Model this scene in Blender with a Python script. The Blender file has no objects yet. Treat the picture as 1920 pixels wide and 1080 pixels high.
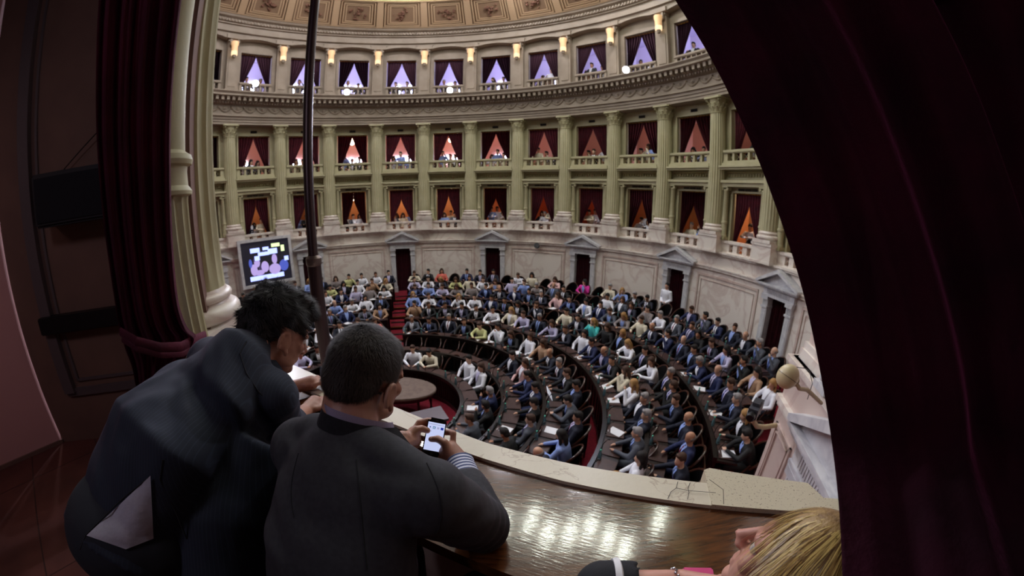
import bpy, bmesh, math, random
from mathutils import Vector, Matrix, Euler, noise
from math import sin, cos, pi, radians, atan2, hypot, sqrt
random.seed(7)
SC = bpy.context.scene
COL = SC.collection

# ---------------------------------------------------------------- camera (12 mm class fisheye)
FPX = 685.892; PITCH = .244; ROLL = .005
cam = bpy.data.objects.new('camera', bpy.data.cameras.new('camera')); COL.objects.link(cam); SC.camera = cam
cd = cam.data
cd.type = 'PANO'; cd.panorama_type = 'FISHEYE_LENS_POLYNOMIAL'; cd.sensor_width = 36; cd.sensor_fit = 'HORIZONTAL'
FMM = FPX / 1920 * 36
cd.fisheye_polynomial_k0 = 0; cd.fisheye_polynomial_k1 = -1 / FMM; cd.fisheye_polynomial_k2 = 0
cd.fisheye_polynomial_k3 = .046 / FMM ** 3; cd.fisheye_polynomial_k4 = 0
cd.fisheye_fov = radians(200)
cd.clip_start = .02; cd.clip_end = 200
_fw = Vector((0, cos(PITCH), -sin(PITCH))); _up = Vector((0, sin(PITCH), cos(PITCH))); _rt = Vector((1, 0, 0))
_X = _rt * cos(ROLL) + _up * sin(ROLL); _Y = -_rt * sin(ROLL) + _up * cos(ROLL)
cam.matrix_world = Matrix(((_X.x, _Y.x, -_fw.x, 0), (_X.y, _Y.y, -_fw.y, 0), (_X.z, _Y.z, -_fw.z, 0), (0, 0, 0, 1)))
cd.dof.use_dof = True; cd.dof.focus_distance = 1.05; cd.dof.aperture_fstop = 4.0
cd.lens = FMM
EXPO = -0.15

# ---------------------------------------------------------------- world, exposure, render
W = bpy.data.worlds.new('world'); SC.world = W; W.use_nodes = True
W.node_tree.nodes['Background'].inputs[0].default_value = (.5, .42, .5, 1)
W.node_tree.nodes['Background'].inputs[1].default_value = .004
vs = SC.view_settings; SC.display_settings.display_device = 'sRGB'
vs.view_transform = 'Standard'; vs.look = 'None'; vs.gamma = 1; vs.use_curve_mapping = False; vs.exposure = EXPO
cy = SC.cycles
cy.max_bounces = 5; cy.diffuse_bounces = 3; cy.glossy_bounces = 3; cy.transmission_bounces = 3; cy.caustics_reflective = False; cy.caustics_refractive = False
cy.sample_clamp_indirect = 4; cy.use_denoising = True; cy.use_light_tree = True

# ---------------------------------------------------------------- plan of the hall: centre, radius, bays
CX, CY, RAD, T0, DT = -3.079, 7.431, 10.798, 2.563, .2176
def th(k): return T0 - k * DT
def cp(k, r, z=0.0): a = th(k); return Vector((CX + r * cos(a), CY + r * sin(a), z))
def bay(k, r, z=0.0):
    # frame at bay position k: local x to the right as seen from the hall centre, local y outwards into the wall, z up
    a = th(k)
    return Matrix.Translation(cp(k, r, z)) @ Matrix.Rotation(a - pi / 2, 4, 'Z')
SD = Vector((.913, -.408, 0)).normalized(); SN = Vector((-SD.y, SD.x, 0))
def st(s, t, z=0.0): v = SD * s + SN * t; return Vector((v.x, v.y, z))
RS = Matrix(((SD.x, SN.x, 0, 0), (SD.y, SN.y, 0, 0), (0, 0, 1, 0), (0, 0, 0, 1)))   # local x along our parapet, y towards the hall

# ---------------------------------------------------------------- area light helper, overhead fill of the hall
def area(name, loc, target, size, energy, color, size_y=None, spread=180):
    l = bpy.data.lights.new(name, 'AREA'); l.energy = energy; l.color = color; l.size = size
    if size_y: l.shape = 'RECTANGLE'; l.size_y = size_y
    l.spread = radians(spread)
    o = bpy.data.objects.new(name, l); COL.objects.link(o); o.location = loc
    o.rotation_euler = (Vector(target) - Vector(loc)).to_track_quat('-Z', 'Y').to_euler(); return o
area('overhead_fill', (CX, CY, 9.6), (CX, CY, -5), 13, 150, (1, .93, .84)).data.shape = 'DISK'  # broad fill added overhead; the skylight itself is unlit

# ---------------------------------------------------------------- object helpers
ID = Matrix.Identity(4)
def mesh(name, bm, smooth=True, ang=35):
    me = bpy.data.meshes.new(name); bmesh.ops.recalc_face_normals(bm, faces=bm.faces); bm.to_mesh(me); bm.free()
    if smooth:
        me.shade_smooth()
        if ang: me.set_sharp_from_angle(angle=radians(ang))
    return me
def obj(name, me, mat=None, parent=None, mw=None, kind=None):
    if isinstance(me, bmesh.types.BMesh): me = mesh(name, me)
    o = bpy.data.objects.new(name, me); COL.objects.link(o)
    if mat is not None and not me.materials: me.materials.append(mat)
    if parent is not None: o.parent = parent
    if mw is not None: o.matrix_local = mw
    if kind: o['kind'] = kind
    return o
def empty(name, mw=ID, kind=None):
    o = bpy.data.objects.new(name, None); COL.objects.link(o); o.matrix_local = mw; o.empty_display_size = .1
    if kind: o['kind'] = kind
    return o
def tag(o, label, cat, group=None, kind=None):
    o['label'] = label; o['category'] = cat
    if group: o['group'] = group
    if kind: o['kind'] = kind
    return o
def dup(root, mw, label=None):
    r = root.copy(); COL.objects.link(r); r.matrix_local = mw
    if label: r['label'] = label
    def rec(a, b):
        for ch in list(a.children):
            c = ch.copy(); COL.objects.link(c); c.parent = b; rec(ch, c)
    rec(root, r); return r
ORD = 'first second third fourth fifth sixth seventh eighth ninth tenth eleventh twelfth thirteenth fourteenth fifteenth sixteenth seventeenth eighteenth nineteenth twentieth'.split()
for _t in ('twenty', 'thirty', 'forty', 'fifty'):
    if _t != 'twenty': ORD.append({'thirty': 'thirtieth', 'forty': 'fortieth', 'fifty': 'fiftieth'}[_t])
    ORD += [_t + '-' + x for x in ORD[:9]]

# ---------------------------------------------------------------- mesh helpers
def box(bm, x0, x1, y0, y1, z0, z1, M=ID, nx=1):
    vs_ = {}
    for i in range(nx + 1):
        for j, y in enumerate((y0, y1)):
            for k, z in enumerate((z0, z1)):
                vs_[i, j, k] = bm.verts.new(M @ Vector((x0 + (x1 - x0) * i / nx, y, z)))
    for i in range(nx):
        for q in (((0, 0), (1, 0)), ((1, 0), (1, 1)), ((1, 1), (0, 1)), ((0, 1), (0, 0))):
            bm.faces.new((vs_[(i,) + q[0]], vs_[(i,) + q[1]], vs_[(i + 1,) + q[1]], vs_[(i + 1,) + q[0]]))
    for i in (0, nx): bm.faces.new((vs_[i, 0, 0], vs_[i, 1, 0], vs_[i, 1, 1], vs_[i, 0, 1]))
def bar(bm, k0, k1, r0, r1, z0, z1, step=.25):
    # box bent along the hall's circle
    n = max(1, int(math.ceil((k1 - k0) / step)))
    sweep(bm, k0, k1, [(r0, z0), (r1, z0), (r1, z1), (r0, z1)], n)
def sweep(bm, k0, k1, prof, n, closed=True, caps=True):
    rows = [[bm.verts.new(cp(k0 + (k1 - k0) * i / n, r, z)) for r, z in prof] for i in range(n + 1)]
    m = len(prof)
    for i in range(n):
        for j in range(m if closed else m - 1):
            a, b = j, (j + 1) % m
            bm.faces.new((rows[i][a], rows[i][b], rows[i + 1][b], rows[i + 1][a]))
    if caps and closed:
        bm.faces.new(rows[0]); bm.faces.new(rows[-1])
def lathe(bm, prof, n=16, M=ID, flute=0, depth=0.0, fr=None):
    rings = []
    for r, z in prof:
        ring = []
        for i in range(n):
            a = 2 * pi * i / n; rr = r
            if flute and fr[0] <= z <= fr[1]: rr = r - depth * (0.5 - 0.5 * cos(a * flute)) ** .5
            ring.append(bm.verts.new(M @ Vector((rr * cos(a), rr * sin(a), z))))
        rings.append(ring)
    for p, q in zip(rings, rings[1:]):
        for i in range(n): bm.faces.new((p[i], p[(i + 1) % n], q[(i + 1) % n], q[i]))
    bm.faces.new(rings[0]); bm.faces.new(rings[-1])
def frame_at(p, q, up=Vector((0, 0, 1))):
    d = (q - p).normalized(); s = d.cross(up)
    if s.length < 1e-4: s = d.cross(Vector((0, 1, 0)))
    s.normalize(); return d, s, s.cross(d)
def tube(bm, pts, rad, n=8, cap=True, up=Vector((0, 0, 1))):
    # rad: number, or list of r or (rx, ry): rx sideways, ry along the frame's up
    pts = [Vector(p) for p in pts]; m = len(pts)
    if not isinstance(rad, (list, tuple)): rad = [rad] * m
    rows = []
    for i, p in enumerate(pts):
        a = pts[max(0, i - 1)]; b = pts[min(m - 1, i + 1)]
        d, s, u = frame_at(a, b, up)
        r = rad[i]; rx, ry = (r if isinstance(r, (list, tuple)) else (r, r))
        rows.append([bm.verts.new(p + s * (rx * cos(2 * pi * j / n)) + u * (ry * sin(2 * pi * j / n))) for j in range(n)])
    for a, b in zip(rows, rows[1:]):
        for j in range(n): bm.faces.new((a[j], a[(j + 1) % n], b[(j + 1) % n], b[j]))
    if cap: bm.faces.new(rows[0]); bm.faces.new(rows[-1])
def ball(bm, c, r, M=ID, seg=12, rings=8):
    rx, ry, rz = r if isinstance(r, (list, tuple)) else (r, r, r)
    bmesh.ops.create_uvsphere(bm, u_segments=seg, v_segments=rings, radius=1, matrix=M @ Matrix.Translation(c) @ Matrix.Diagonal((rx, ry, rz, 1)))
def capsule(bm, p, q, r1, r2, seg=12):
    p = Vector(p); q = Vector(q)
    ball(bm, p, r1, seg=seg); ball(bm, q, r2, seg=seg)
    tube(bm, [p, q], [r1 * .995, r2 * .995], n=seg)
def hull(bm, M=ID, *pts):
    vs_ = [bm.verts.new(M @ Vector(p)) for p in pts]; bmesh.ops.convex_hull(bm, input=vs_)
def grid(bm, f, nu, nv, thick=None):
    g = [[bm.verts.new(f(i / nu, j / nv)) for j in range(nv + 1)] for i in range(nu + 1)]
    for i in range(nu):
        for j in range(nv): bm.faces.new((g[i][j], g[i + 1][j], g[i + 1][j + 1], g[i][j + 1]))
    return g
def remeshed(name, bm, voxel, smooth=2, fac=.5, disp=None):
    # melt overlapping closed pieces into one continuous skin
    me = bpy.data.meshes.new(name); bm.to_mesh(me); bm.free()
    o = bpy.data.objects.new(name, me); COL.objects.link(o)
    m = o.modifiers.new('r', 'REMESH'); m.mode = 'VOXEL'; m.voxel_size = voxel
    if smooth:
        s = o.modifiers.new('s', 'SMOOTH'); s.factor = fac; s.iterations = smooth
    dg = bpy.context.evaluated_depsgraph_get(); dg.update()
    out = bpy.data.meshes.new_from_object(o.evaluated_get(dg)); out.name = name
    bpy.data.objects.remove(o); bpy.data.meshes.remove(me)
    if disp:
        out.update(); nrm = [v.normal.copy() for v in out.vertices]
        for v, nn in zip(out.vertices, nrm): v.co += nn * disp(v.co)
    out.shade_smooth(); return out

# ---------------------------------------------------------------- materials
def srgb(r, g=None, b=None):
    if g is None: r, g, b = r
    f = lambda c: (c / 255 / 12.92 if c / 255 <= .04045 else ((c / 255 + .055) / 1.055) ** 2.4)
    return (f(r), f(g), f(b), 1)
def mat(name, c, rough=.6, c2=None, scale=3, bump=0, bscale=30, metal=0, emit=None, estr=0, sheen=0, kind='noise', coat=0, detail=4, sharp=(.35, .65), bdist=.01, stretch=None, spec=.5):
    m = bpy.data.materials.new(name); m.use_nodes = True; nt = m.node_tree; N = nt.nodes; L = nt.links
    b = N['Principled BSDF']; b.inputs['Base Color'].default_value = c; b.inputs['Roughness'].default_value = rough
    b.inputs['Metallic'].default_value = metal; b.inputs['Specular IOR Level'].default_value = spec
    if sheen: b.inputs['Sheen Weight'].default_value = sheen; b.inputs['Sheen Roughness'].default_value = .35; b.inputs['Sheen Tint'].default_value = (c[0] * 2 + .3, c[1] * 2 + .12, c[2] * 2 + .22, 1)
    if coat: b.inputs['Coat Weight'].default_value = coat; b.inputs['Coat Roughness'].default_value = .06
    if emit: b.inputs['Emission Color'].default_value = emit; b.inputs['Emission Strength'].default_value = estr
    tc = N.new('ShaderNodeTexCoord'); src = tc.outputs['Object']
    if stretch:
        mp = N.new('ShaderNodeMapping'); mp.inputs['Scale'].default_value = stretch; L.new(src, mp.inputs[0]); src = mp.outputs[0]
    if c2 is not None:
        if kind == 'noise':
            t = N.new('ShaderNodeTexNoise'); t.inputs['Scale'].default_value = scale; t.inputs['Detail'].default_value = detail; L.new(src, t.inputs['Vector']); fac = t.outputs[0]
        elif kind == 'vein':
            t0 = N.new('ShaderNodeTexNoise'); t0.inputs['Scale'].default_value = scale * .6; t0.inputs['Detail'].default_value = 6; t0.inputs['Distortion'].default_value = 1.5; L.new(src, t0.inputs['Vector'])
            mm = N.new('ShaderNodeMath'); mm.operation = 'SUBTRACT'; L.new(t0.outputs[0], mm.inputs[0]); mm.inputs[1].default_value = .5
            ab = N.new('ShaderNodeMath'); ab.operation = 'ABSOLUTE'; L.new(mm.outputs[0], ab.inputs[0]); fac = ab.outputs[0]
        elif kind == 'wood':
            t = N.new('ShaderNodeTexNoise'); t.inputs['Scale'].default_value = scale; t.inputs['Detail'].default_value = 8; t.inputs['Distortion'].default_value = .6; L.new(src, t.inputs['Vector']); fac = t.outputs[0]
        elif kind == 'stripe':
            t = N.new('ShaderNodeTexWave'); t.inputs['Scale'].default_value = scale; t.inputs['Distortion'].default_value = 0; L.new(src, t.inputs['Vector']); fac = t.outputs[0]
        r = N.new('ShaderNodeValToRGB'); L.new(fac, r.inputs[0])
        r.color_ramp.elements[0].position = sharp[0]; r.color_ramp.elements[0].color = c2 if kind == 'vein' else c
        r.color_ramp.elements[1].position = sharp[1]; r.color_ramp.elements[1].color = c if kind == 'vein' else c2
        L.new(r.outputs[0], b.inputs['Base Color'])
    if bump:
        t = N.new('ShaderNodeTexNoise'); t.inputs['Scale'].default_value = bscale; t.inputs['Detail'].default_value = 3; L.new(src, t.inputs['Vector'])
        bp = N.new('ShaderNodeBump'); bp.inputs['Strength'].default_value = bump; bp.inputs['Distance'].default_value = bdist; L.new(t.outputs[0], bp.inputs['Height']); L.new(bp.outputs[0], b.inputs['Normal'])
    return m
def emitter(name, c, s):
    m = bpy.data.materials.new(name); m.use_nodes = True; N = m.node_tree.nodes; b = N['Principled BSDF']
    b.inputs['Base Color'].default_value = (.02, .02, .02, 1); b.inputs['Emission Color'].default_value = c; b.inputs['Emission Strength'].default_value = s
    return m
STUCCO = mat('painted stucco', srgb(182, 176, 142), .62, srgb(170, 163, 128), 2.0, bump=.12, bscale=40)
STUCCO2 = mat('painted attic stucco', srgb(150, 136, 120), .62, srgb(136, 122, 106), 2.0, bump=.15, bscale=30)
MARBLE = mat('pale marble', srgb(230, 221, 211), .35, srgb(212, 196, 186), 1.6, kind='vein', sharp=(0, .07))
GMARBLE = mat('grey white marble', srgb(214, 213, 214), .4, srgb(190, 189, 194), 3.0, kind='vein', sharp=(0, .12))
PMARBLE = mat('pink marble', srgb(206, 186, 176), .4, srgb(192, 168, 160), 1.6, kind='vein', sharp=(0, .07))
DARKR = mat('near black wine velvet', srgb(78, 8, 40), .9, srgb(54, 5, 28), 5, sheen=1.0, bump=.2, bscale=60)
VELVET = mat('crimson velvet', srgb(86, 8, 30), .85, srgb(66, 4, 24), 6, sheen=.25)
VELVET_UP = mat('dark violet red velvet', srgb(52, 14, 36), .85, sheen=.15)
DARKV = mat('deep wine velvet', srgb(88, 8, 40), .9, srgb(66, 5, 30), 5, sheen=.55, bump=.2, bscale=60)
OAK = mat('dark varnished wood', srgb(26, 16, 13), .3, srgb(14, 8, 7), 3, kind='wood', stretch=(1, 1, 6))
DESKTOP = mat('desk top wood', srgb(38, 26, 23), .35, srgb(24, 16, 14), 4, kind='wood')
PAD = mat('brown leather pad', srgb(74, 52, 48), .4, srgb(62, 42, 40), 8)
LEATHER = mat('black leather', srgb(17, 14, 16), .45, bump=.1)
CHAIRWOOD = mat('chair wood', srgb(62, 34, 24), .3)
CARPET = mat('red carpet', srgb(138, 12, 38), .95, srgb(116, 8, 32), 20, bump=.3, bscale=200)
BRASS = mat('brass', srgb(190, 140, 60), .3, metal=1)
DARK = mat('dark recess', srgb(20, 14, 16), .9)
BLACK = mat('black plastic', srgb(14, 14, 18), .4)
# ================================================================ the hall's shell
K0, K1 = -3.5, 13.5
def S(name, bm, m, **kw): return obj(name, bm, m, kind='structure', **kw)
DOORK = [-.5, 1.5, 3.5, 5.47, 7.43, 9.38, 11.33]
FL_R = [(0, -5.55), (3.05, -5.55), (3.05, -5.38), (4.05, -5.38), (4.05, -5.22), (5.15, -5.22), (5.15, -5.10), (6.25, -5.10), (6.25, -4.98), (7.2, -4.98),
        (7.2, -4.86), (8.2, -4.86), (8.2, -4.75), (9.2, -4.75), (9.2, -4.66), (11.5, -4.66)]
bm = bmesh.new(); n = 96
rows = [[bm.verts.new((CX + r * cos(2 * pi * i / n), CY + r * sin(2 * pi * i / n), z)) for i in range(n)] for r, z in FL_R[1:]]
for a, b in zip(rows, rows[1:]):
    for i in range(n): bm.faces.new((a[i], a[(i + 1) % n], b[(i + 1) % n], b[i]))
bm.faces.new(rows[0])
S('floor', bm, CARPET)
# podium wall of marble with door openings
bm = bmesh.new()
ed = [K0] + [v for d in DOORK for v in (d - .225, d + .225)] + [K1]
for a, b in zip(ed[0::2], ed[1::2]): bar(bm, a, b, 10.8, 11.15, -4.9, -1.5)
for d in DOORK: bar(bm, d - .225, d + .225, 10.8, 11.15, -2.38, -1.5)
S('wall_podium', bm, MARBLE)
bm = bmesh.new()
for a, b in zip(ed[0::2], ed[1::2]):
    bar(bm, a + .1, b - .1, 10.7, 10.82, -2.16, -2.04); bar(bm, a + .1, b - .1, 10.66, 10.82, -2.07, -2.03)
    bar(bm, a + .1, b - .1, 10.70, 10.82, -4.9, -4.35)
bar(bm, K0, K1, 10.68, 10.85, -1.60, -1.5); bar(bm, K0, K1, 10.62, 10.85, -1.53, -1.47)
S('trim_1', bm, MARBLE)
bm = bmesh.new()
for a, b in zip(ed[0::2], ed[1::2]):
    if b - a < .8: continue
    for i, (z0, z1) in enumerate(((-2.42, -2.35), (-4.2, -4.13))): bar(bm, a + .17, b - .17, 10.76, 10.81, z0, z1)
    for k in (a + .17, b - .17 - .03): bar(bm, k, k + .03, 10.76, 10.81, -4.2, -2.35)
    for z in (-2.56, -4.02): bar(bm, a + .24, b - .24, 10.775, 10.81, z, z + .02)
    for k in (a + .24, b - .25): bar(bm, k, k + .01, 10.775, 10.81, -4.02, -2.54)
S('trim_2', bm, PMARBLE)
# pedestals below the giant columns
bm = bmesh.new()
for k in range(-3, 14):
    bar(bm, k - .17, k + .17, 10.47, 11.15, -1.5, -.95); bar(bm, k - .18, k + .18, 10.44, 11.15, -.98, -.9)
    bar(bm, k - .18, k + .18, 10.45, 11.15, -1.5, -1.42)
S('trim_3', bm, MARBLE)
# wall behind the giant columns with two storeys of openings
bm = bmesh.new()
for k in range(-4, 13):
    c = k + .5
    bar(bm, k, c - .25, 11.0, 11.3, -1.5, .95); bar(bm, c + .25, k + 1, 11.0, 11.3, -1.5, .95)
    bar(bm, c - .25, c + .25, 11.0, 11.3, .53, .95)
    bar(bm, k, c - .31, 11.0, 11.3, .95, 3.8); bar(bm, c + .31, k + 1, 11.0, 11.3, .95, 3.8)
    bar(bm, c - .31, c + .31, 11.0, 11.3, 3.34, 3.8); bar(bm, c - .31, c + .31, 11.0, 11.3, .95, 1.30)
S('wall_gallery', bm, STUCCO)
bm = bmesh.new()
for k in range(-4, 13):
    c = k + .5
    # frames of the upper openings and of the lower ones
    for h, z0, z1 in ((.31, 1.3, 3.34), (.25, -1.3, .53)):
        bar(bm, c - h - .03, c - h, 10.95, 11.02, z0, z1 + .06); bar(bm, c + h, c + h + .03, 10.95, 11.02, z0, z1 + .06)
        bar(bm, c - h, c + h, 10.95, 11.02, z1, z1 + .06)
    # entablature on the small columns, carved band, balcony slab
    bar(bm, c - .40, c + .40, 10.72, 11.02, .72, .84); bar(bm, c - .41, c + .41, 10.66, 11.02, .84, .93)
    bar(bm, c - .36, c + .36, 10.94, 11.02, .96, 1.02); bar(bm, c - .36, c + .36, 10.94, 11.02, 1.2, 1.24)
    bar(bm, c - .40, c + .40, 10.62, 11.02, 1.27, 1.34); bar(bm, c - .41, c + .41, 10.56, 11.02, 1.34, 1.40); bar(bm, c - .38, c + .38, 10.66, 11.02, 1.40, 1.50)
    for j in range(15):
        a = c - .34 + .68 * j / 14
        ball(bm, cp(a, 10.97, 1.11), (.045, .045, .06), seg=6, rings=4)
S('trim_4', bm, STUCCO)
# grilles above the openings
bm = bmesh.new()
for k in range(-4, 13):
    for z, n_, w in ((.62, 3, .05), (3.53, 1, .06), (7.42, 1, .06)):
        for j in range(n_):
            c = k + .5 + (j - (n_ - 1) / 2) * .115
            for q in range(4): bar(bm, c - w, c + w, 10.965, 11.005, z - .05 + q * .028, z - .05 + q * .028 + .018)
S('trim_5', bm, DARK)
# main entablature over the columns
def R2(k0, k1, prof, m, name, n_=120):
    b = bmesh.new(); sweep(b, k0, k1, prof, n_); return S(name, b, m)
R2(K0, K1, [(11.3, 3.76), (10.5, 3.76), (10.5, 3.86), (10.47, 3.87), (10.47, 3.97), (10.43, 3.98), (10.43, 4.07), (10.36, 4.1), (10.36, 4.15), (10.5, 4.17), (10.52, 4.6),
            (10.40, 4.64), (10.36, 4.72), (10.30, 4.74), (10.30, 4.86), (10.08, 4.9), (10.02, 4.92), (10.02, 5.0), (9.95, 5.08), (9.95, 5.12), (10.4, 5.16), (11.3, 5.16)], STUCCO2, 'trim_6')
bm = bmesh.new()
for i in range(int((K1 - K0) * 9)):
    k = K0 + (i + .5) / 9; bar(bm, k - .027, k + .027, 10.1, 10.34, 4.74, 4.90, step=1)
for i in range(int((K1 - K0) * 18)):
    k = K0 + (i + .5) / 18; bar(bm, k - .015, k + .015, 10.32, 10.42, 4.645, 4.72, step=1)
S('trim_7', bm, STUCCO2)
bm = bmesh.new()                                        # carved garlands of the frieze
for i in range(int((K1 - K0) * 4)):
    k = K0 + i / 4
    pts = [cp(k + .25 * j / 6, 10.50, 4.48 - .17 * sin(pi * j / 6)) for j in range(7)]
    tube(bm, pts, [.025, .035, .045, .05, .045, .035, .025], 6)
    ball(bm, cp(k, 10.49, 4.5), .055, seg=8, rings=5)
    lathe(bm, [(.0, -.01), (.075, 0), (.075, .02), (.04, .03), (.03, .05)], 10, bay(k + .125, 10.5, 4.45) @ Matrix.Rotation(pi / 2, 4, 'X'))
S('trim_8', bm, STUCCO2)
# attic storey
bm = bmesh.new()
for k in range(-4, 13):
    c = k + .5
    bar(bm, k, c - .31, 10.95, 11.3, 5.1, 8.0); bar(bm, c + .31, k + 1, 10.95, 11.3, 5.1, 8.0)
    bar(bm, c - .31, c + .31, 10.95, 11.3, 7.22, 8.0); bar(bm, c - .31, c + .31, 10.9, 11.3, 5.1, 5.34)
S('wall_attic', bm, STUCCO2)
bm = bmesh.new()
for k in range(-3, 14):
    bar(bm, k - .11, k + .11, 10.72, 11.0, 5.1, 7.55); bar(bm, k - .13, k + .13, 10.68, 11.0, 5.1, 5.38); bar(bm, k - .075, k + .075, 10.69, 10.73, 5.5, 6.75)
    bar(bm, k - .12, k + .12, 10.62, 11.0, 7.55, 7.66); bar(bm, k - .16, k + .16, 10.52, 11.0, 7.66, 7.86)
    for j in (-1, 1): bar(bm, k + j * .07 - .02, k + j * .07 + .02, 10.56, 10.7, 7.35, 7.66)
for k in range(-4, 13):                                  # segmental beams between the pilasters
    n_ = 10; pr = []
    for i in range(n_):
        a, b = i / n_, (i + 1) / n_
        f = lambda u: 7.66 + .13 * (1 - (2 * u - 1) ** 2)
        vs8 = [bm.verts.new(cp(k + .1 + .8 * u, r, f(u) + dz)) for u in (a, b) for r in (10.6, 11.0) for dz in (0, .14)]
        for q in ((0, 1, 5, 4), (2, 3, 7, 6), (0, 2, 6, 4), (1, 3, 7, 5)): bm.faces.new([vs8[t] for t in q])
S('trim_9', bm, STUCCO2)
R2(K0, K1, [(11.3, 7.86), (10.6, 7.86), (10.6, 7.95), (10.5, 7.98), (10.5, 8.28), (10.42, 8.3), (10.42, 8.36), (10.34, 8.38), (10.34, 8.5), (10.2, 8.56), (10.15, 8.66), (10.1, 8.70), (11.3, 8.72)], STUCCO2, 'trim_10')
bm = bmesh.new()
for i in range(int((K1 - K0) * 15)):
    k = K0 + (i + .5) / 15; ball(bm, cp(k, 10.33, 8.44), (.05, .05, .07), seg=8, rings=5)
S('trim_11', bm, STUCCO2)
# coffered cove
def cone(k, u, h=0):
    r = 10.2 - .95 * u - h * .72; z = 8.72 + 1.0 * u - h * .69
    return cp(k, r, z)
bm = bmesh.new()
n_ = 140
g = [[bm.verts.new(cone(K0 + (K1 - K0) * i / n_, u)) for u in (-.1, 0, .5, 1)] for i in range(n_ + 1)]
for i in range(n_):
    for j in range(3): bm.faces.new((g[i][j], g[i + 1][j], g[i + 1][j + 1], g[i][j + 1]))
S('ceiling', bm, mat('cove plaster', srgb(128, 102, 78), .65))
def cbox(bm, k0, k1, u0, u1, h, seg=3):
    g = [[bm.verts.new(cone(k0 + (k1 - k0) * i / seg, u, hh)) for u, hh in ((u0, 0), (u0, h), (u1, h), (u1, 0))] for i in range(seg + 1)]
    for i in range(seg):
        for j in range(3): bm.faces.new((g[i][j], g[i + 1][j], g[i + 1][j + 1], g[i][j + 1]))
    bm.faces.new(g[0]); bm.faces.new(g[-1])
bm = bmesh.new()
for k in range(-4, 14):
    cbox(bm, k - .075, k + .075, 0, 1, .10)
    c = k + .5
    for e, h in ((0, .075), (.07, .05), (.13, .028)):
        w = .40 - e * .9
        cbox(bm, c - w, c + w, .05 + e, .085 + e, h); cbox(bm, c - w, c + w, .90 - e, .935 - e, h)
        cbox(bm, c - w, c - w + .03, .05 + e, .935 - e, h, 1); cbox(bm, c + w - .03, c + w, .05 + e, .935 - e, h, 1)
cbox(bm, K0, K1, 0, .03, .1, 120); cbox(bm, K0, K1, .96, 1, .12, 120)
S('trim_12', bm, mat('cove ribs', srgb(176, 148, 116), .6, bump=.1))
bm = bmesh.new()                                        # leaf ornaments in the coffers
for k in range(-3, 13):
    random.seed(k + 50)
    for j in range(26):
        a, rr = random.uniform(0, 2 * pi), random.uniform(0, 1)
        p = cone(k + .5 + .20 * rr * cos(a), .5 + .26 * rr * sin(a), .02)
        ball(bm, p, random.uniform(.03, .075), seg=6, rings=4)
S('trim_13', bm, mat('coffer relief', srgb(104, 68, 50), .7))
# lit ring of the skylight and the glazed ceiling
bm = bmesh.new(); sweep(bm, K0, 29, [(9.24, 9.74), (9.12, 9.74), (9.08, 9.82), (9.24, 9.84)], 120); tag(obj('ring_light', bm, emitter('ring glow', (.85, 1, .45, 1), 2.2)), 'glowing yellow green ring of light around the skylight opening', 'light')
bm = bmesh.new(); bmesh.ops.create_circle(bm, cap_ends=True, segments=96, radius=11.4, matrix=Matrix.Translation((CX, CY, 10.3)))
S('ceiling_skylight', bm, mat('skylight plaster', srgb(120, 108, 92), .7))
# corridors of the three galleries
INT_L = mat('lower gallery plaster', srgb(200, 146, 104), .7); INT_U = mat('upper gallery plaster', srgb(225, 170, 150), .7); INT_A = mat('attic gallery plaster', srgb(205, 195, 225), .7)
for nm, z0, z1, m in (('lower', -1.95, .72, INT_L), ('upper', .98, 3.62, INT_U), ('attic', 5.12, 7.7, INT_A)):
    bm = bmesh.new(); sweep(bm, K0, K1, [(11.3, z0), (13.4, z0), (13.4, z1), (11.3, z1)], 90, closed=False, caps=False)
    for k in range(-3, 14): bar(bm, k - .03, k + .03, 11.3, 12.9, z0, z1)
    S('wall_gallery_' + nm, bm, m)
# closing walls of the hall on our side
bm = bmesh.new()
box(bm, 0, .25, -9, 0, -5.8, 10.3, Matrix.Translation(cp(K1, 11.2)) @ Matrix.Rotation(atan2(SD.y, SD.x), 4, 'Z'))
S('wall_closing', bm, PMARBLE)

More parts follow.
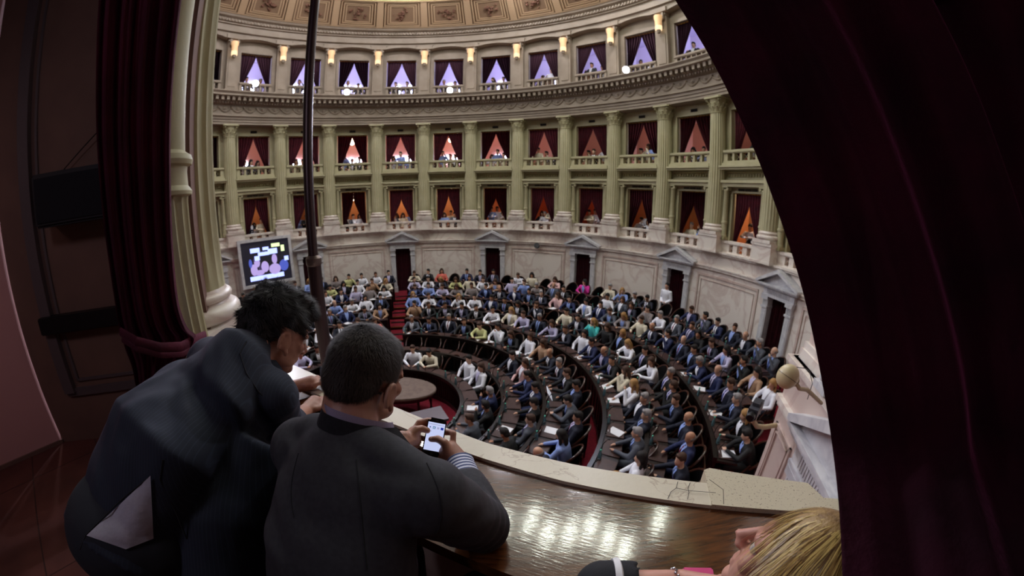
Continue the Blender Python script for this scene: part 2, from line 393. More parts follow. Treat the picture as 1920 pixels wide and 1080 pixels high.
# ================================================================ doors of the podium
def door(n_, M, label_curt, curtain=True, cx=0):
    # x along the wall, y into the wall, z up
    e = empty('door_%d' % n_, M, 'structure')
    bm = bmesh.new()
    for s in (-1, 1):
        box(bm, s * .50 - .11, s * .50 + .11, -.12, .1, -4.7, -2.48); box(bm, s * .50 - .15, s * .50 + .15, -.17, .1, -4.75, -4.4)
        box(bm, s * .50 - .13, s * .50 + .13, -.16, .1, -2.78, -2.72); box(bm, s * .50 - .14, s * .50 + .14, -.18, .1, -2.52, -2.42)
        for q in range(4): box(bm, s * .50 - .09 + q * .05, s * .50 - .06 + q * .05, -.14, -.1, -2.72, -2.52)
        box(bm, s * .50 - .08, s * .50 + .08, -.135, -.1, -4.3, -2.85)
    box(bm, -.64, .64, -.13, .1, -2.42, -2.14); box(bm, -.66, .66, -.17, .1, -2.42, -2.37)
    for q in range(19): box(bm, -.48 + q * .05, -.455 + q * .05, -.15, -.1, -2.33, -2.2)
    box(bm, -.80, .80, -.24, .1, -2.14, -2.08); box(bm, -.84, .84, -.30, .1, -2.08, -2.03)
    for s in (-1, 1):                                    # raking cornices
        hull(bm, ID, *[(x * s, y, z) for y in (-.32, .1) for x, z in ((.86, -2.03), (.86, -1.97), (0, -1.62), (0, -1.54), (.80, -2.03), (0, -1.66))])
    hull(bm, ID, *[(x, y, z) for y in (-.12, .1) for x, z in ((-.76, -2.05), (.76, -2.05), (0, -1.66))])
    obj('door_frame', bm, GMARBLE, e)
    bm = bmesh.new(); box(bm, -.5, .5, .28, .34, -4.7, -2.35)
    for s in (-1, 1):
        for z0, z1 in ((-4.5, -3.7), (-3.55, -2.5)): box(bm, s * .25 - .17, s * .25 + .17, .25, .29, z0, z1)
    obj('door_leaf', bm, OAK, e)
    if curtain:
        bm = bmesh.new()
        grid(bm, lambda u, v: Vector((-.42 + .84 * u * (.75 if curtain == 2 else 1), .12 + .035 * sin(u * 60) + .012 * sin(u * 23 + 4 * v), -2.40 - 2.25 * v)), 60, 8)
        bmesh.ops.solidify(bm, geom=bm.faces[:], thickness=.012)
        c = obj('door_curtain', bm, VELVET); c.matrix_world = M; tag(c, label_curt, 'curtain')
    return e
for i, d in enumerate(DOORK):
    door(i + 1, bay(d, 10.8), 'dark red curtain hanging in the %s pedimented marble doorway counted from the screen' % ORD[max(0, i - 1)] if i else 'dark red curtain in the doorway left of the big screen', curtain=2 if i == 6 else 1)

# ================================================================ giant columns
def column_meshes():
    bm = bmesh.new()
    prof = [(.30, 0)] + [(.30 - .045 * (i / 12) ** 1.6, .02 + 3.92 * i / 12) for i in range(13)]
    lathe(bm, prof, 80, flute=20, depth=.026, fr=(.06, 3.8)); sh = mesh('shaft', bm)
    bm = bmesh.new(); box(bm, -.36, .36, -.36, .36, -.30, -.2)
    t = [(.36, -.2)] + [(.34 + .055 * cos(a), -.13 + .06 * sin(a)) for a in [(-pi / 2 + pi * i / 8) for i in range(9)]] + [(.32, -.06), (.31, -.04)] + [(.31 + .035 * cos(a), -.01 + .035 * sin(a)) for a in [(-pi / 2 + pi * i / 6) for i in range(7)]] + [(.30, .05)]
    lathe(bm, t, 40); ba = mesh('base', bm)
    bm = bmesh.new()                                     # leafy capital
    lathe(bm, [(.265, -.02), (.275, 0), (.255, .03), (.25, .2), (.29, .45), (.33, .5)], 32)
    for ring, (z0, h, r0, nn, ph) in enumerate(((.03, .17, .27, 12, 0), (.15, .18, .275, 12, .26))):
        for i in range(nn):
            M = Matrix.Rotation(2 * pi * i / nn + ph, 4, 'Z')
            tube(bm, [M @ Vector(p) for p in ((r0 - .01, 0, z0), (r0 + .015, 0, z0 + h * .6), (r0 + .05, 0, z0 + h * .95), (r0 + .085, 0, z0 + h * .85))], [(.05, .014), (.055, .016), (.045, .02), (.02, .015)], 6)
    for i in range(4):
        M = Matrix.Rotation(pi / 4 + pi / 2 * i, 4, 'Z')
        for s in (-1, 1):
            sp = [M @ Vector((.36 + .05 * (1 - a / 9) * cos(a) * 1.0, s * .03, .41 + .05 * (1 - a / 9) * sin(a))) for a in [i2 * .7 for i2 in range(11)]]
            tube(bm, sp, .018, 6)
        tube(bm, [M @ Vector((.26, 0, .2)), M @ Vector((.30, 0, .35)), M @ Vector((.37, 0, .44))], .02, 6)
    vs_ = []
    for z in (.48, .545):
        for i in range(4):
            a = pi / 4 + pi / 2 * i
            for da, rr in ((-.09, .47), (.09, .47), (pi / 4, .345)):
                vs_.append((rr * cos(a + da), rr * sin(a + da), z))
    lo = [bm.verts.new(v) for v in vs_[:12]]; hi = [bm.verts.new(v) for v in vs_[12:]]
    bm.faces.new(lo); bm.faces.new(hi)
    for i in range(12): bm.faces.new((lo[i], lo[(i + 1) % 12], hi[(i + 1) % 12], hi[i]))
    ca = mesh('capital', bm)
    return sh, ba, ca
SHM, BAM, CAM_ = column_meshes()
STONEB = MARBLE
def giant_column(M, label, zb=-.9 + .3, sc=1):
    e = empty('giant_column', M @ Matrix.Translation((0, 0, -.9)))
    obj('shaft', SHM, STUCCO, e, Matrix.Translation((0, 0, .3)) @ Matrix.Diagonal((1, 1, .985, 1)))
    obj('base', BAM, STONEB, e, Matrix.Translation((0, 0, .3))); obj('capital', CAM_, STUCCO, e, Matrix.Translation((0, 0, 4.12)))
    return tag(e, label, 'column', 'giant fluted columns of the colonnade')
COLM = bay(0, 10.78)
cproto = giant_column(COLM, 'olive fluted giant column with leafy capital, leftmost whole one of the far colonnade')
for k in list(range(1, 13)):
    dup(cproto, bay(k, 10.78, -.9), 'olive fluted giant column with leafy capital, %s from the left in the colonnade' % ORD[k])
# small ionic columns of the lower openings
def small_col_mesh():
    bm = bmesh.new(); box(bm, -.13, .13, -.13, .13, 0, .1)
    lathe(bm, [(.12, .1), (.125, .14), (.11, .17), (.10, .2), (.10, .55), (.12, .56), (.12, .62), (.10, .63), (.085, 1.62), (.10, 1.65), (.085, 1.67), (.1, 1.7)], 24, flute=0)
    for s in (-1, 1): lathe(bm, [(.05, -.1), (.05, .1)], 12, Matrix.Translation((s * .1, 0, 1.70)) @ Matrix.Rotation(pi / 2, 4, 'X'))
    box(bm, -.13, .13, -.12, .12, 1.74, 1.78)
    return mesh('small_column', bm)
SCM = small_col_mesh()
for k in range(-1, 12):
    for s, w in ((-1, 'left'), (1, 'right')):
        o = obj('small_column', SCM, STUCCO, mw=bay(k + .5 + s * .335, 10.84, -1.06))
        tag(o, 'slim ionic column on the %s side of the %s lower gallery opening from the left' % (w, ORD[k + 1]), 'column', 'slim columns of the lower gallery')

# ================================================================ balustrades, drapes of every bay
def balus(nm, w, z0, z1, nb, r, m, tw=.10):
    # returns builder of a balustrade bent on the circle around bay k; built once in local coordinates
    e = empty(nm)
    R_ = r
    def lb(bm, x0, x1, y0, y1, a, b, nx=6):
        n = nx; vs_ = {}
        for i in range(n + 1):
            x = x0 + (x1 - x0) * i / n
            for y in (y0, y1):
                yy = y - (R_ - sqrt(R_ * R_ - x * x))
                for z in (a, b): vs_[i, y, z] = bm.verts.new((x, yy, z))
        for i in range(n):
            for p, q in (((y0, a), (y1, a)), ((y1, a), (y1, b)), ((y1, b), (y0, b)), ((y0, b), (y0, a))): bm.faces.new((vs_[(i,) + p], vs_[(i,) + q], vs_[(i + 1,) + q], vs_[(i + 1,) + p]))
        for i in (0, n): bm.faces.new((vs_[i, y0, a], vs_[i, y1, a], vs_[i, y1, b], vs_[i, y0, b]))
    bm = bmesh.new(); lb(bm, -w, w, -.05, .2, z1 - .08, z1); lb(bm, -w, w, -.02, .17, z1 - .11, z1 - .08); obj('rail', bm, m, e)
    bm = bmesh.new(); lb(bm, -w, w, -.03, .18, z0, z0 + .07); obj('plinth', bm, m, e)
    bm = bmesh.new()
    for i in range(nb + 1):
        x = -w + .5 * tw + (2 * w - tw) * i / nb
        ww = tw / 2 if i in (0, nb) else tw * .27
        lb(bm, x - ww, x + ww, 0, .15, z0 + .07, z1 - .11, 1)
    for i in range(nb):                                  # pierced cross in each opening
        xa = -w + .5 * tw + (2 * w - tw) * (i + .5) / nb; hw = (2 * w - tw) / nb * .36; zm = (z0 + z1 - .04) / 2; hh = (z1 - z0 - .18) / 2
        for s in (-1, 1): tube(bm, [(xa - hw, .08, zm - s * hh), (xa + hw, .08, zm + s * hh)], .009, 4)
    obj('pierced_panel', bm, m, e)
    return e
BL = balus('balustrade', .80, -1.5, -1.07, 3, 10.8, MARBLE, tw=.34)
BU = balus('balustrade', .88, 1.5, 1.93, 5, 10.75, STUCCO, tw=.16)
BA = balus('balustrade', .76, 5.34, 5.78, 6, 10.9, STUCCO2, tw=.12)
def pos(k): return ORD[k + 1]
for tier, (B, r) in {'lower': (BL, 10.8), 'upper': (BU, 10.75), 'attic': (BA, 10.9)}.items():
    for k in range(-1, 12):
        lab = '%s balustrade with pierced openings at the %s %s gallery box from the left' % ({'lower': 'pale marble', 'upper': 'olive stucco', 'attic': 'dim stucco'}[tier], pos(k), tier)
        if k == -1: B.matrix_local = bay(-.5, r); tag(B, lab, 'balustrade', tier + ' gallery balustrades')
        else: dup(B, bay(k + .5, r), lab)
def drape(hw, z0, z1, m, tie, seed, v0=.08):
    e = empty('drapes'); random.seed(seed)
    for s in (-1, 1):
        bm = bmesh.new(); ph = random.uniform(0, 6)
        def f(u, v):
            w_ = max(0, (v - v0) / (tie - v0)); inner = hw * (1 - min(1, w_) ** 1.1 * .80) if v < tie else hw * (.20 + .05 * (v - tie) / (1 - tie))
            x = hw - inner * (1 - u)
            if v > tie: x = hw - inner * (1 - u)
            amp = .02 + .025 * min(1, v / tie)
            return Vector((s * x, amp * sin(u * 34 + ph + v * 2) + .02 * v, z1 - (z1 - z0) * v + .02 * sin(u * 17)))
        grid(bm, f, 34, 16); bmesh.ops.solidify(bm, geom=bm.faces[:], thickness=.008)
        obj('drape', bm, m, e)
    bm = bmesh.new(); tube(bm, [(-hw - .03, 0, z1 - .02), (hw + .03, 0, z1 - .02)], .018, 6); obj('curtain_rod', bm, BRASS, e)
    return e
for tier, (hw, z0, z1, m, tie) in {'lower': (.585, -1.4, .53, VELVET, .86), 'upper': (.725, 1.4, 3.34, VELVET, .80), 'attic': (.725, 5.3, 7.22, VELVET_UP, .80)}.items():
    pr = [drape(hw, z0, z1, m, tie * f, 11 + j, .22 + .06 * j if tier == 'lower' else .07) for j, f in enumerate((1, .93))]
    for k in range(-1, 12):
        lab = 'parted %s velvet drapes in the %s %s gallery opening from the left' % ('dark violet' if tier == 'attic' else 'crimson', pos(k), tier)
        j = k % 2
        if k in (-1, 0): pr[j].matrix_local = bay(k + .5, 11.12); tag(pr[j], lab, 'drapes', tier + ' gallery drapes')
        else: dup(pr[j], bay(k + .5, 11.12), lab)

# ================================================================ lamps: sconces, gallery lamps, floodlights
def sconce():
    e = empty('wall_lamp')
    bm = bmesh.new(); lathe(bm, [(.17, .62), (.17, .5), (.14, .4), (.135, .1), (.12, 0), (.10, 0), (.12, .1), (.12, .6)], 20); obj('lamp_shade', bm, mat('warm lamp shade', srgb(240, 200, 150), .5, emit=(1, .58, .30, 1), estr=.45), e)
    bm = bmesh.new(); lathe(bm, [(.118, -.01), (.138, .0), (.142, .16), (.138, .17)], 20); obj('glow_ring', bm, emitter('warm glow', (1, .72, .42, 1), 1.5), e)
    bm = bmesh.new(); lathe(bm, [(.02, -.16), (.07, -.12), (.09, -.04), (.10, 0)], 14); box(bm, -.1, .1, .05, .22, .1, .5); obj('bracket', bm, STUCCO2, e)
    return e
s0 = sconce()
for k in range(0, 12):
    lab = 'warm lit tapered lamp on the %s attic pilaster from the left' % ORD[k]
    if k == 0: s0.matrix_local = bay(0, 10.52, 6.88); tag(s0, lab, 'lamp', 'attic pilaster lamps')
    else: dup(s0, bay(k, 10.52, 6.88), lab)
def pt(name, loc, e_, c, rad=.08):
    l = bpy.data.lights.new(name, 'POINT'); l.energy = e_; l.color = c; l.shadow_soft_size = rad
    o = bpy.data.objects.new(name, l); COL.objects.link(o); o.location = loc; return o
LAMPW = emitter('gallery lamp glass', (1, .72, .48, 1), 14)
bm = bmesh.new(); lathe(bm, [(.02, .3), (.02, .12), (.08, .1), (.13, 0), (.10, -.1), (.02, -.14)], 14); lampm = mesh('hanging_lamp', bm)
lamps = {('lower', 0): .3, ('lower', 2): .3, ('lower', 3): .3, ('lower', 4): .38, ('lower', 5): .3, ('upper', 2): 2.85, ('upper', 4): 2.95}
for (tier, k), z in lamps.items():
    if k == 0: continue
    o = obj('hanging_lamp', lampm, LAMPW, mw=bay(k + .5, 11.9, {'lower': .22, 'upper': 3.12}[tier]))
    tag(o, 'glowing lamp hanging inside the %s %s gallery box from the left' % (pos(k), tier), 'lamp', 'lamps inside the gallery boxes')
for k in range(0, 12):
    lit = {0: 3, 2: 3, 3: 5, 4: 4, 10: 7, 11: 8}.get(k, 1.2); c = (1, .70, .45) if k not in (5, 6, 7) else (1, .25, .18)
    pt('gallery_light', bay(k + .5, 12.3, .35) @ Vector((0, 0, 0)), lit * 6, c)
    pt('gallery_light', bay(k + .5, 12.3, 3.3) @ Vector((0, 0, 0)), {0: 9, 2: 9, 4: 11}.get(k, 5.5), (1, .86, .84))
    pt('gallery_light', bay(k + .5, 12.4, 7.3) @ Vector((0, 0, 0)), 34, (.84, .80, 1))
WIN = emitter('bright window', (.62, .68, 1, 1), 24)
winm = {}
def window(k, tier, x, w, z0, z1):
    bm = bmesh.new(); box(bm, -w, w, 0, .04, z0, z1); o = obj('lit_window', bm, WIN, mw=bay(k + .5, 13.3) @ Matrix.Translation((x, 0, 0)))
    return o
wn = 0
random.seed(5)
for k in range(0, 12):
    for tier, z0, z1, nn in (('attic', 5.95, 6.6, 2 if k in (0, 1, 2, 3, 4, 5) else 1), ('upper', 2.0, 2.45, 4 if k in (3,) else (3 if k in (1, 2, 4, 5) else (1 if k in (0, 6, 8, 9) else 0)))):
        for j in range(nn):
            x = (-.55 + 1.1 * (j + .5) / nn) + random.uniform(-.03, .03)
            o = window(k, tier, x * 1.15, .14 if tier == 'attic' else .12, z0, z1)
            tag(o, 'bright bluish window pane behind the %s %s gallery box%s' % (pos(k), tier, '' if nn == 1 else ', %s from its left' % ORD[j]), 'window', 'bright windows behind the galleries')
bm = bmesh.new()
def flood():
    e = empty('floodlight')
    bm = bmesh.new(); lathe(bm, [(.05, -.16), (.13, -.1), (.16, .02), (.15, .02), (.12, -.08)], 20, Matrix.Rotation(pi / 2, 4, 'X')); box(bm, -.02, .02, .0, .3, -.22, -.18); tube(bm, [(-.17, 0, 0), (-.17, .03, -.2), (.17, .03, -.2), (.17, 0, 0)], .012, 6); obj('housing', bm, BLACK, e)
    bm = bmesh.new(); lathe(bm, [(.13, 0), (.13, .015)], 20, Matrix.Rotation(pi / 2, 4, 'X')); obj('lens', bm, emitter('flood lens', (.85, .85, 1, 1), 700), e)
    return e
f0 = flood()
for i, (k, z) in enumerate(((.45, 5.62), (2.36, 5.36), (4.58, 5.36), (8.35, 5.42))):
    M = bay(k, 10.35, z) @ Matrix.Rotation(radians(30), 4, 'X')
    lab = 'blazing white floodlight on the attic cornice, %s from the left' % ORD[i]
    if i == 0: f0.matrix_local = M; tag(f0, lab, 'floodlight', 'floodlights on the cornice')
    else: dup(f0, M, lab)
    l = bpy.data.lights.new('flood_beam', 'SPOT'); l.energy = 1300; l.color = (.82, .84, 1); l.spot_size = radians(95); l.spot_blend = .8; l.shadow_soft_size = .12
    o = bpy.data.objects.new('flood_beam', l); COL.objects.link(o); p = cp(k, 10.2, z); o.location = p
    o.rotation_euler = (Vector((CX + 1.2, CY - 1.5, -5)) - p).to_track_quat('-Z', 'Y').to_euler()

CEILSPOTS = [(-1.54, 10.41), (-0.32, 9.61), (0.78, 9.89), (1.37, 9.2), (2.16, 9.16), (2.98, 9.36), (3.57, 8.77), (4.07, 8.2), (5.79, 9.41)]
# lamps under the glazed ceiling (CEILSPOTS shine back from the varnished shelf)
bm = bmesh.new(); lathe(bm, [(.05, .10), (.20, .06), (.24, 0), (.22, -.02), (.0, -.03)], 20); cl_m = mesh('ceiling_lamp', bm); cl_m2 = cl_m.copy(); CLE = emitter('ceiling lamp glow', (.93, 1, .88, 1), 80); CLS = emitter('added fill lamp glow', (.95, .94, 1, 1), 330)
for i, (x, y) in enumerate(CEILSPOTS + [(-9.5, 5), (-9.2, 9), (-7.5, 12.5), (-4.2, 14.5), (-5.5, 3), (-.2, 14.6), (3.4, 13)]):  # strong ones after CEILSPOTS are unseen, added to brighten the hall evenly
    tag(obj('ceiling_lamp', (cl_m if i < 9 else cl_m2), (CLE if i < 9 else CLS), None, Matrix.Translation((x, y, 10.15))), 'round greenish white lamp under the ceiling, %s counted, shelf-mirrored ones first, added fill ones last' % ORD[i], 'lamp', 'lamps under the ceiling')
# ================================================================ steps of the central aisle
AK = 3.47
bm = bmesh.new(); bg = bmesh.new()
for i, (r, z) in enumerate([(3.05, -5.55), (4.05, -5.38), (5.15, -5.22), (6.25, -5.10), (7.2, -4.98), (8.2, -4.86), (9.2, -4.75)]):
    z1 = [-5.38, -5.22, -5.10, -4.98, -4.86, -4.75, -4.66][i]; hk = .33 / (r * DT)
    bar(bm, AK - hk, AK + hk, r - .05, r + .01, z - .01, z1 + .004); bar(bg, AK - hk, AK + hk, r - .08, r - .05, z1 - .02, z1 + .01)
    bar(bm, AK - hk, AK + hk, r + .42, r + .56, z1 - .01, z1 + .02)
S('trim_14', bm, OAK); S('trim_15', bg, mat('brass nosing', srgb(170, 110, 60), .4, metal=.6))

# ================================================================ benches, pads, chairs
ROWS = {0: (2.55, -5.55, -.9, 15.2), 1: (3.55, -5.38, -.9, 15.2), 2: (4.5, -5.22, -.7, 14.9), 3: (5.8, -5.10, -.6, 14.7), 4: (6.64, -4.98, -.5, 14.2), 5: (7.88, -4.86, -.5, 13.75), 6: (8.72, -4.75, -.4, 12.85), 7: (9.85, -4.66, -.3, 12.1)}
def rowname(r): return ORD[7 - r] + ' row from back' if r > 0 else 'innermost row'
def seats(r):
    R, z, ka, kb = ROWS[r]; st_ = .64 / (R * DT); g = .66 / (R * DT)
    right = []; k = AK + g
    while k < kb: right.append(k); k += st_
    left = []; k = AK - g
    while k > ka: left.append(k); k -= st_
    return left, right
bm = bmesh.new(); box(bm, -.24, .24, -.17, .17, 0, .012); box(bm, -.21, .21, -.14, .14, .012, .015); padm = mesh('pad', bm, ang=30)
for r, (R, z, ka, kb) in ROWS.items():
    lf, rt = seats(r)
    for side, ks in (('left', lf), ('right', rt)):
        h = .33 / (R * DT); k0, k1 = (min(ks) - h, max(ks) + h)
        if side == 'right': k0 = AK + .36 / (R * DT)
        else: k1 = AK - .36 / (R * DT)
        bm = bmesh.new(); n_ = max(4, int((k1 - k0) * 5))
        zb = {0: -5.55}.get(r, ROWS[max(0, r - 1)][1])
        ri = R - .69
        sweep(bm, k0, k1, [(ri, zb), (ri + .05, zb), (ri + .05, z + .72), (ri, z + .72)], n_)
        sweep(bm, k0, k1, [(ri - .02, z + .80), (ri + .06, z + .80), (ri + .06, z + .70), (ri - .02, z + .70)], n_)
        sweep(bm, k0, k1, [(ri - .03, zb + .12), (ri, zb + .12), (ri, zb), (ri - .03, zb)], n_)
        for q in range(int((k1 - k0) / .22)):
            kk = k0 + (q + .5) * .22; bar(bm, kk - .012, kk + .012, ri - .02, ri, zb, z + .72, step=1)
        o = obj('desk_bench', bm, OAK); tag(o, 'long curved dark wooden desk bench %s of the red stairs, %s' % (side, rowname(r)), 'desk', 'curved desk benches')
        bm = bmesh.new(); sweep(bm, k0, k1, [(ri + .05, z + .70), (ri + .44, z + .68), (ri + .44, z + .72), (ri + .05, z + .745)], n_); obj('desk_top', bm, DESKTOP, o)
        for k in ks: obj('writing_pad', padm, PAD, o, bay(k, ri + .26, z + .737) @ Matrix.Rotation(-.06, 4, 'X'))
# rail along the circular aisles
for nm, r, z, ka, kb, wh in (('handrail', 5.13, -4.55, AK + .5, 14.6, 'inner'), ('handrail', 7.05, -4.2, AK + .4, 14.0, 'outer')):
    bm = bmesh.new(); n_ = 60
    tube(bm, [cp(ka + (kb - ka) * i / n_, r, z) for i in range(n_ + 1)], .02, 6)
    for i in range(0, n_ + 1, 4): tube(bm, [cp(ka + (kb - ka) * i / n_, r, z), cp(ka + (kb - ka) * i / n_, r, z - .55)], .012, 6)
    tag(obj(nm, bm, CHAIRWOOD), 'thin curved wooden handrail along the %s red circular aisle' % wh, 'handrail')

def chair_mesh():
    bm = bmesh.new()                                    # frame with curved top rail
    pts = [Vector((.27 * cos(a), .05 + .27 * sin(a), .99 - .33 * (1 - sin(a)) ** 1.0 * .9)) for a in [pi * (-.12 + 1.24 * i / 14) for i in range(15)]]
    tube(bm, pts, (lambda L: L)([(.022, .028)] * 15), 6)
    for sx in (-1, 1):
        for y in (-.22, .22): tube(bm, [(sx * .24, y, .42), (sx * .25, y * 1.1, 0)], [.025, .017], 6)
        tube(bm, [(sx * .25, -.05, .67), (sx * .25, -.2, .43)], .018, 6)
    box(bm, -.27, .27, -.25, .25, .36, .42); fr = mesh('armchair', bm)
    bm = bmesh.new(); box(bm, -.25, .25, -.24, .22, .42, .49); bmesh.ops.bevel(bm, geom=bm.edges[:], offset=.025, segments=2, affect='EDGES'); se = mesh('seat', bm)
    bm = bmesh.new()
    grid(bm, lambda u, v: Vector((.25 * cos(pi * (.02 + .96 * u)), .04 + .25 * sin(pi * (.02 + .96 * u)), .45 + (.54 - .31 * (1 - sin(pi * u))) * v)), 14, 3); bmesh.ops.solidify(bm, geom=bm.faces[:], thickness=.04); ba = mesh('backrest', bm)
    return fr, se, ba
FRM, SEM, BKM = chair_mesh()

# ================================================================ figures
def rot(p, ax, a, o=Vector((0, 0, 0))): return o + Matrix.Rotation(a, 3, ax) @ (Vector(p) - o)
def head(bm, c, yaw=0, pitch=0, s=1.0, seg=14):
    M = Matrix.Translation(c) @ Matrix.Rotation(yaw, 4, 'Z') @ Matrix.Rotation(pitch, 4, 'X') @ Matrix.Scale(s, 4)   # face looks to -y
    ball(bm, (0, .012, .03), (.074, .092, .088), M, seg, 10); ball(bm, (0, -.03, -.035), (.056, .06, .075), M, seg, 10)
    ball(bm, (0, -.045, -.085), (.032, .035, .028), M, 10, 8)
    hull(bm, M, (-.012, -.085, -.022), (.012, -.085, -.022), (0, -.118, -.024), (0, -.09, .022), (-.006, -.08, .02), (.006, -.08, .02), (0, -.08, -.034))
    for sx in (-1, 1):
        ball(bm, (sx * .078, .01, -.012), (.011, .021, .032), M, 8, 6)
    return M
def fig_seated(pose):
    lean, yaw, pitch, arms, sw = pose['lean'], pose.get('yaw', 0), pose.get('pitch', 0), pose['arms'], pose.get('sw', 1.0)
    H = Vector((0, .10, .53)); up = Vector((0, -sin(lean), cos(lean))); C = H + up * .33; N = H + up * .50; Hd = N + Vector((0, -.03 - .05 * sin(lean), .155))
    body = bmesh.new(); jac = bmesh.new(); tro = bmesh.new()
    head(body, Hd, yaw, pitch)
    tube(body, [N - up * .06, Hd + Vector((0, .02, -.02))], [.056, .052], 12)
    def torso(b, g):
        tube(b, [H - up * .06, H + up * .08, C, C + up * .10, N - up * .005, N + up * .012], [(.16 * sw + g, .12 + g), (.15 * sw + g, .115 + g), (.175 * sw + g, .125 + g), (.175 * sw + g, .11 + g), (.09 + g, .07 + g), (.05 + g, .05 + g)], 16, up=Vector((0, 1, 0)))
        ball(b, H - up * .03, (.17 * sw + g, .14 + g, .11 + g))
    torso(body, -.012); torso(jac, .012)
    for sx, (el, ha) in zip((-1, 1), arms):
        S_ = C + up * .11 + Vector((sx * .175 * sw, 0, 0)); E = Vector(el); A = Vector(ha)
        capsule(body, S_, E, .045, .036, 10); capsule(body, E, A, .036, .026, 10)
        d = (A - E).normalized()
        ball(body, A + d * .05, (.035, .04, .022)); capsule(body, A + d * .05, A + d * .12 + Vector((0, 0, -.005)), .022, .013, 8); capsule(body, A + d * .03, A + d * .07 + Vector((-sx * .035, -.01, .0)), .013, .010, 8)
        capsule(jac, S_, E, .066, .052, 10); capsule(jac, E, A - d * .0, .050, .038, 10); ball(jac, S_, (.072, .075, .06))
    for sx in (-1, 1):
        K = Vector((sx * .11, -.36, .50)); F = Vector((sx * .12, -.30, .09))
        for b, g in ((body, -.012), (tro, .01)):
            capsule(b, (sx * .09, .06, .51), K, .085 + g, .062 + g, 10); capsule(b, K, F, .06 + g, .042 + g, 10)
        ball(body, F + Vector((0, -.06, -.045)), (.04, .11, .035)); ball(tro, F + Vector((0, -.06, -.05)), (.046, .12, .042))
    ball(tro, (0, .09, .50), (.16, .14, .09))
    out = {'person': remeshed('person', body, .016, 2), 'jacket': remeshed('jacket', jac, .018, 3), 'trousers': remeshed('trousers', tro, .022, 2)}
    # shirt front, tie
    Q = Matrix.Translation(C) @ Matrix.Rotation(-lean * -1, 4, 'X')
    f = lambda x, y, z: C + Vector((x, 0, 0)) + up * z + Vector((0, -cos(lean), -sin(lean))) * y
    b = bmesh.new(); hull(b, ID, f(-.07, .06, .18), f(.07, .06, .18), f(-.07, .128, .10), f(.07, .128, .10), f(-.055, .150, .0), f(.055, .150, .0), f(0, .150, -.15), f(-.05, .09, .15), f(.05, .09, .15), f(0, .1, -.12)); out['shirt_front'] = mesh('shirt_front', b)
    b = bmesh.new(); hull(b, ID, f(-.016, .10, .16), f(.016, .10, .16), f(-.02, .159, .03), f(.02, .159, .03), f(0, .162, -.13), f(0, .11, .05)); out['tie'] = mesh('tie', b)
    # hair of several kinds
    M = Matrix.Translation(Hd) @ Matrix.Rotation(yaw, 4, 'Z') @ Matrix.Rotation(pitch, 4, 'X')
    b = bmesh.new(); ball(b, (0, .022, .045), (.082, .096, .088), M, 16, 10); ball(b, (0, .06, -.01), (.07, .06, .07), M); ball(b, (0, -.045, .10), (.055, .035, .032), M); out['short'] = remeshed('hair_short', b, .012, 2)
    b = bmesh.new(); ball(b, (0, .022, .042), (.088, .10, .090), M, 16, 10)
    for sx in (-1, 1): tube(b, [M @ Vector(p) for p in ((sx * .06, 0, .05), (sx * .092, .02, -.02), (sx * .095, .02, -.12), (sx * .08, .0, -.22))], [.03, .035, .035, .02], 8)
    tube(b, [M @ Vector(p) for p in ((0, .07, .05), (0, .10, -.05), (0, .10, -.15), (0, .10, -.25))], [(.05, .04), (.085, .04), (.09, .035), (.06, .02)], 12, up=Vector((0, 1, 0))); out['long'] = remeshed('hair_long', b, .014, 2)
    b = bmesh.new()
    for i in range(9):
        a = pi * (-.05 + 1.1 * i / 8); ball(b, (.074 * cos(a), .02 + .082 * sin(a), -.005), (.018, .02, .036), M, 8, 6)
    out['bald'] = remeshed('hair_bald', b, .011, 1)
    return out
DESKH = .76
POSES = [
    dict(lean=.22, pitch=.15, arms=(((-.27, -.12, .80), (-.10, -.38, DESKH + .03)), ((.27, -.12, .80), (.12, -.38, DESKH + .03)))),
    dict(lean=-.10, pitch=.05, yaw=.35, arms=(((-.30, .02, .76), (-.14, -.18, .64)), ((.30, .02, .76), (.10, -.20, .64)))),
    dict(lean=.40, pitch=.35, arms=(((-.28, -.22, .80), (-.05, -.42, DESKH + .04)), ((.28, -.22, .80), (.07, -.42, DESKH + .05)))),
    dict(lean=.10, pitch=.1, yaw=-.5, arms=(((-.29, -.10, .78), (-.05, -.34, DESKH + .02)), ((.28, -.16, .80), (.10, -.17, 1.06)))),
    dict(lean=.02, pitch=.25, yaw=.1, arms=(((-.28, -.10, .78), (-.08, -.30, DESKH + .05)), ((.30, .0, .76), (.20, -.26, .70)))),
    dict(lean=.30, pitch=.05, yaw=.6, sw=.95, arms=(((-.28, -.2, .80), (-.20, -.44, DESKH + .02)), ((.27, -.15, .80), (.06, -.38, DESKH + .03)))),
]
FIG = [fig_seated(p) for p in POSES]
def M_(n_, c, **k): return mat(n_, srgb(*c), k.pop('rough', .75), **k)
SKINS = [M_('skin tone', c, rough=.5) for c in ((206, 158, 132), (192, 142, 114), (214, 172, 148), (176, 126, 98))]
HAIRM = {'k': M_('black hair', (26, 20, 20)), 'r': M_('brown hair', (66, 42, 30)), 'g': M_('grey hair', (150, 146, 148)), 'l': M_('blond hair', (170, 128, 78)), 'n': M_('grizzled hair', (110, 100, 96))}
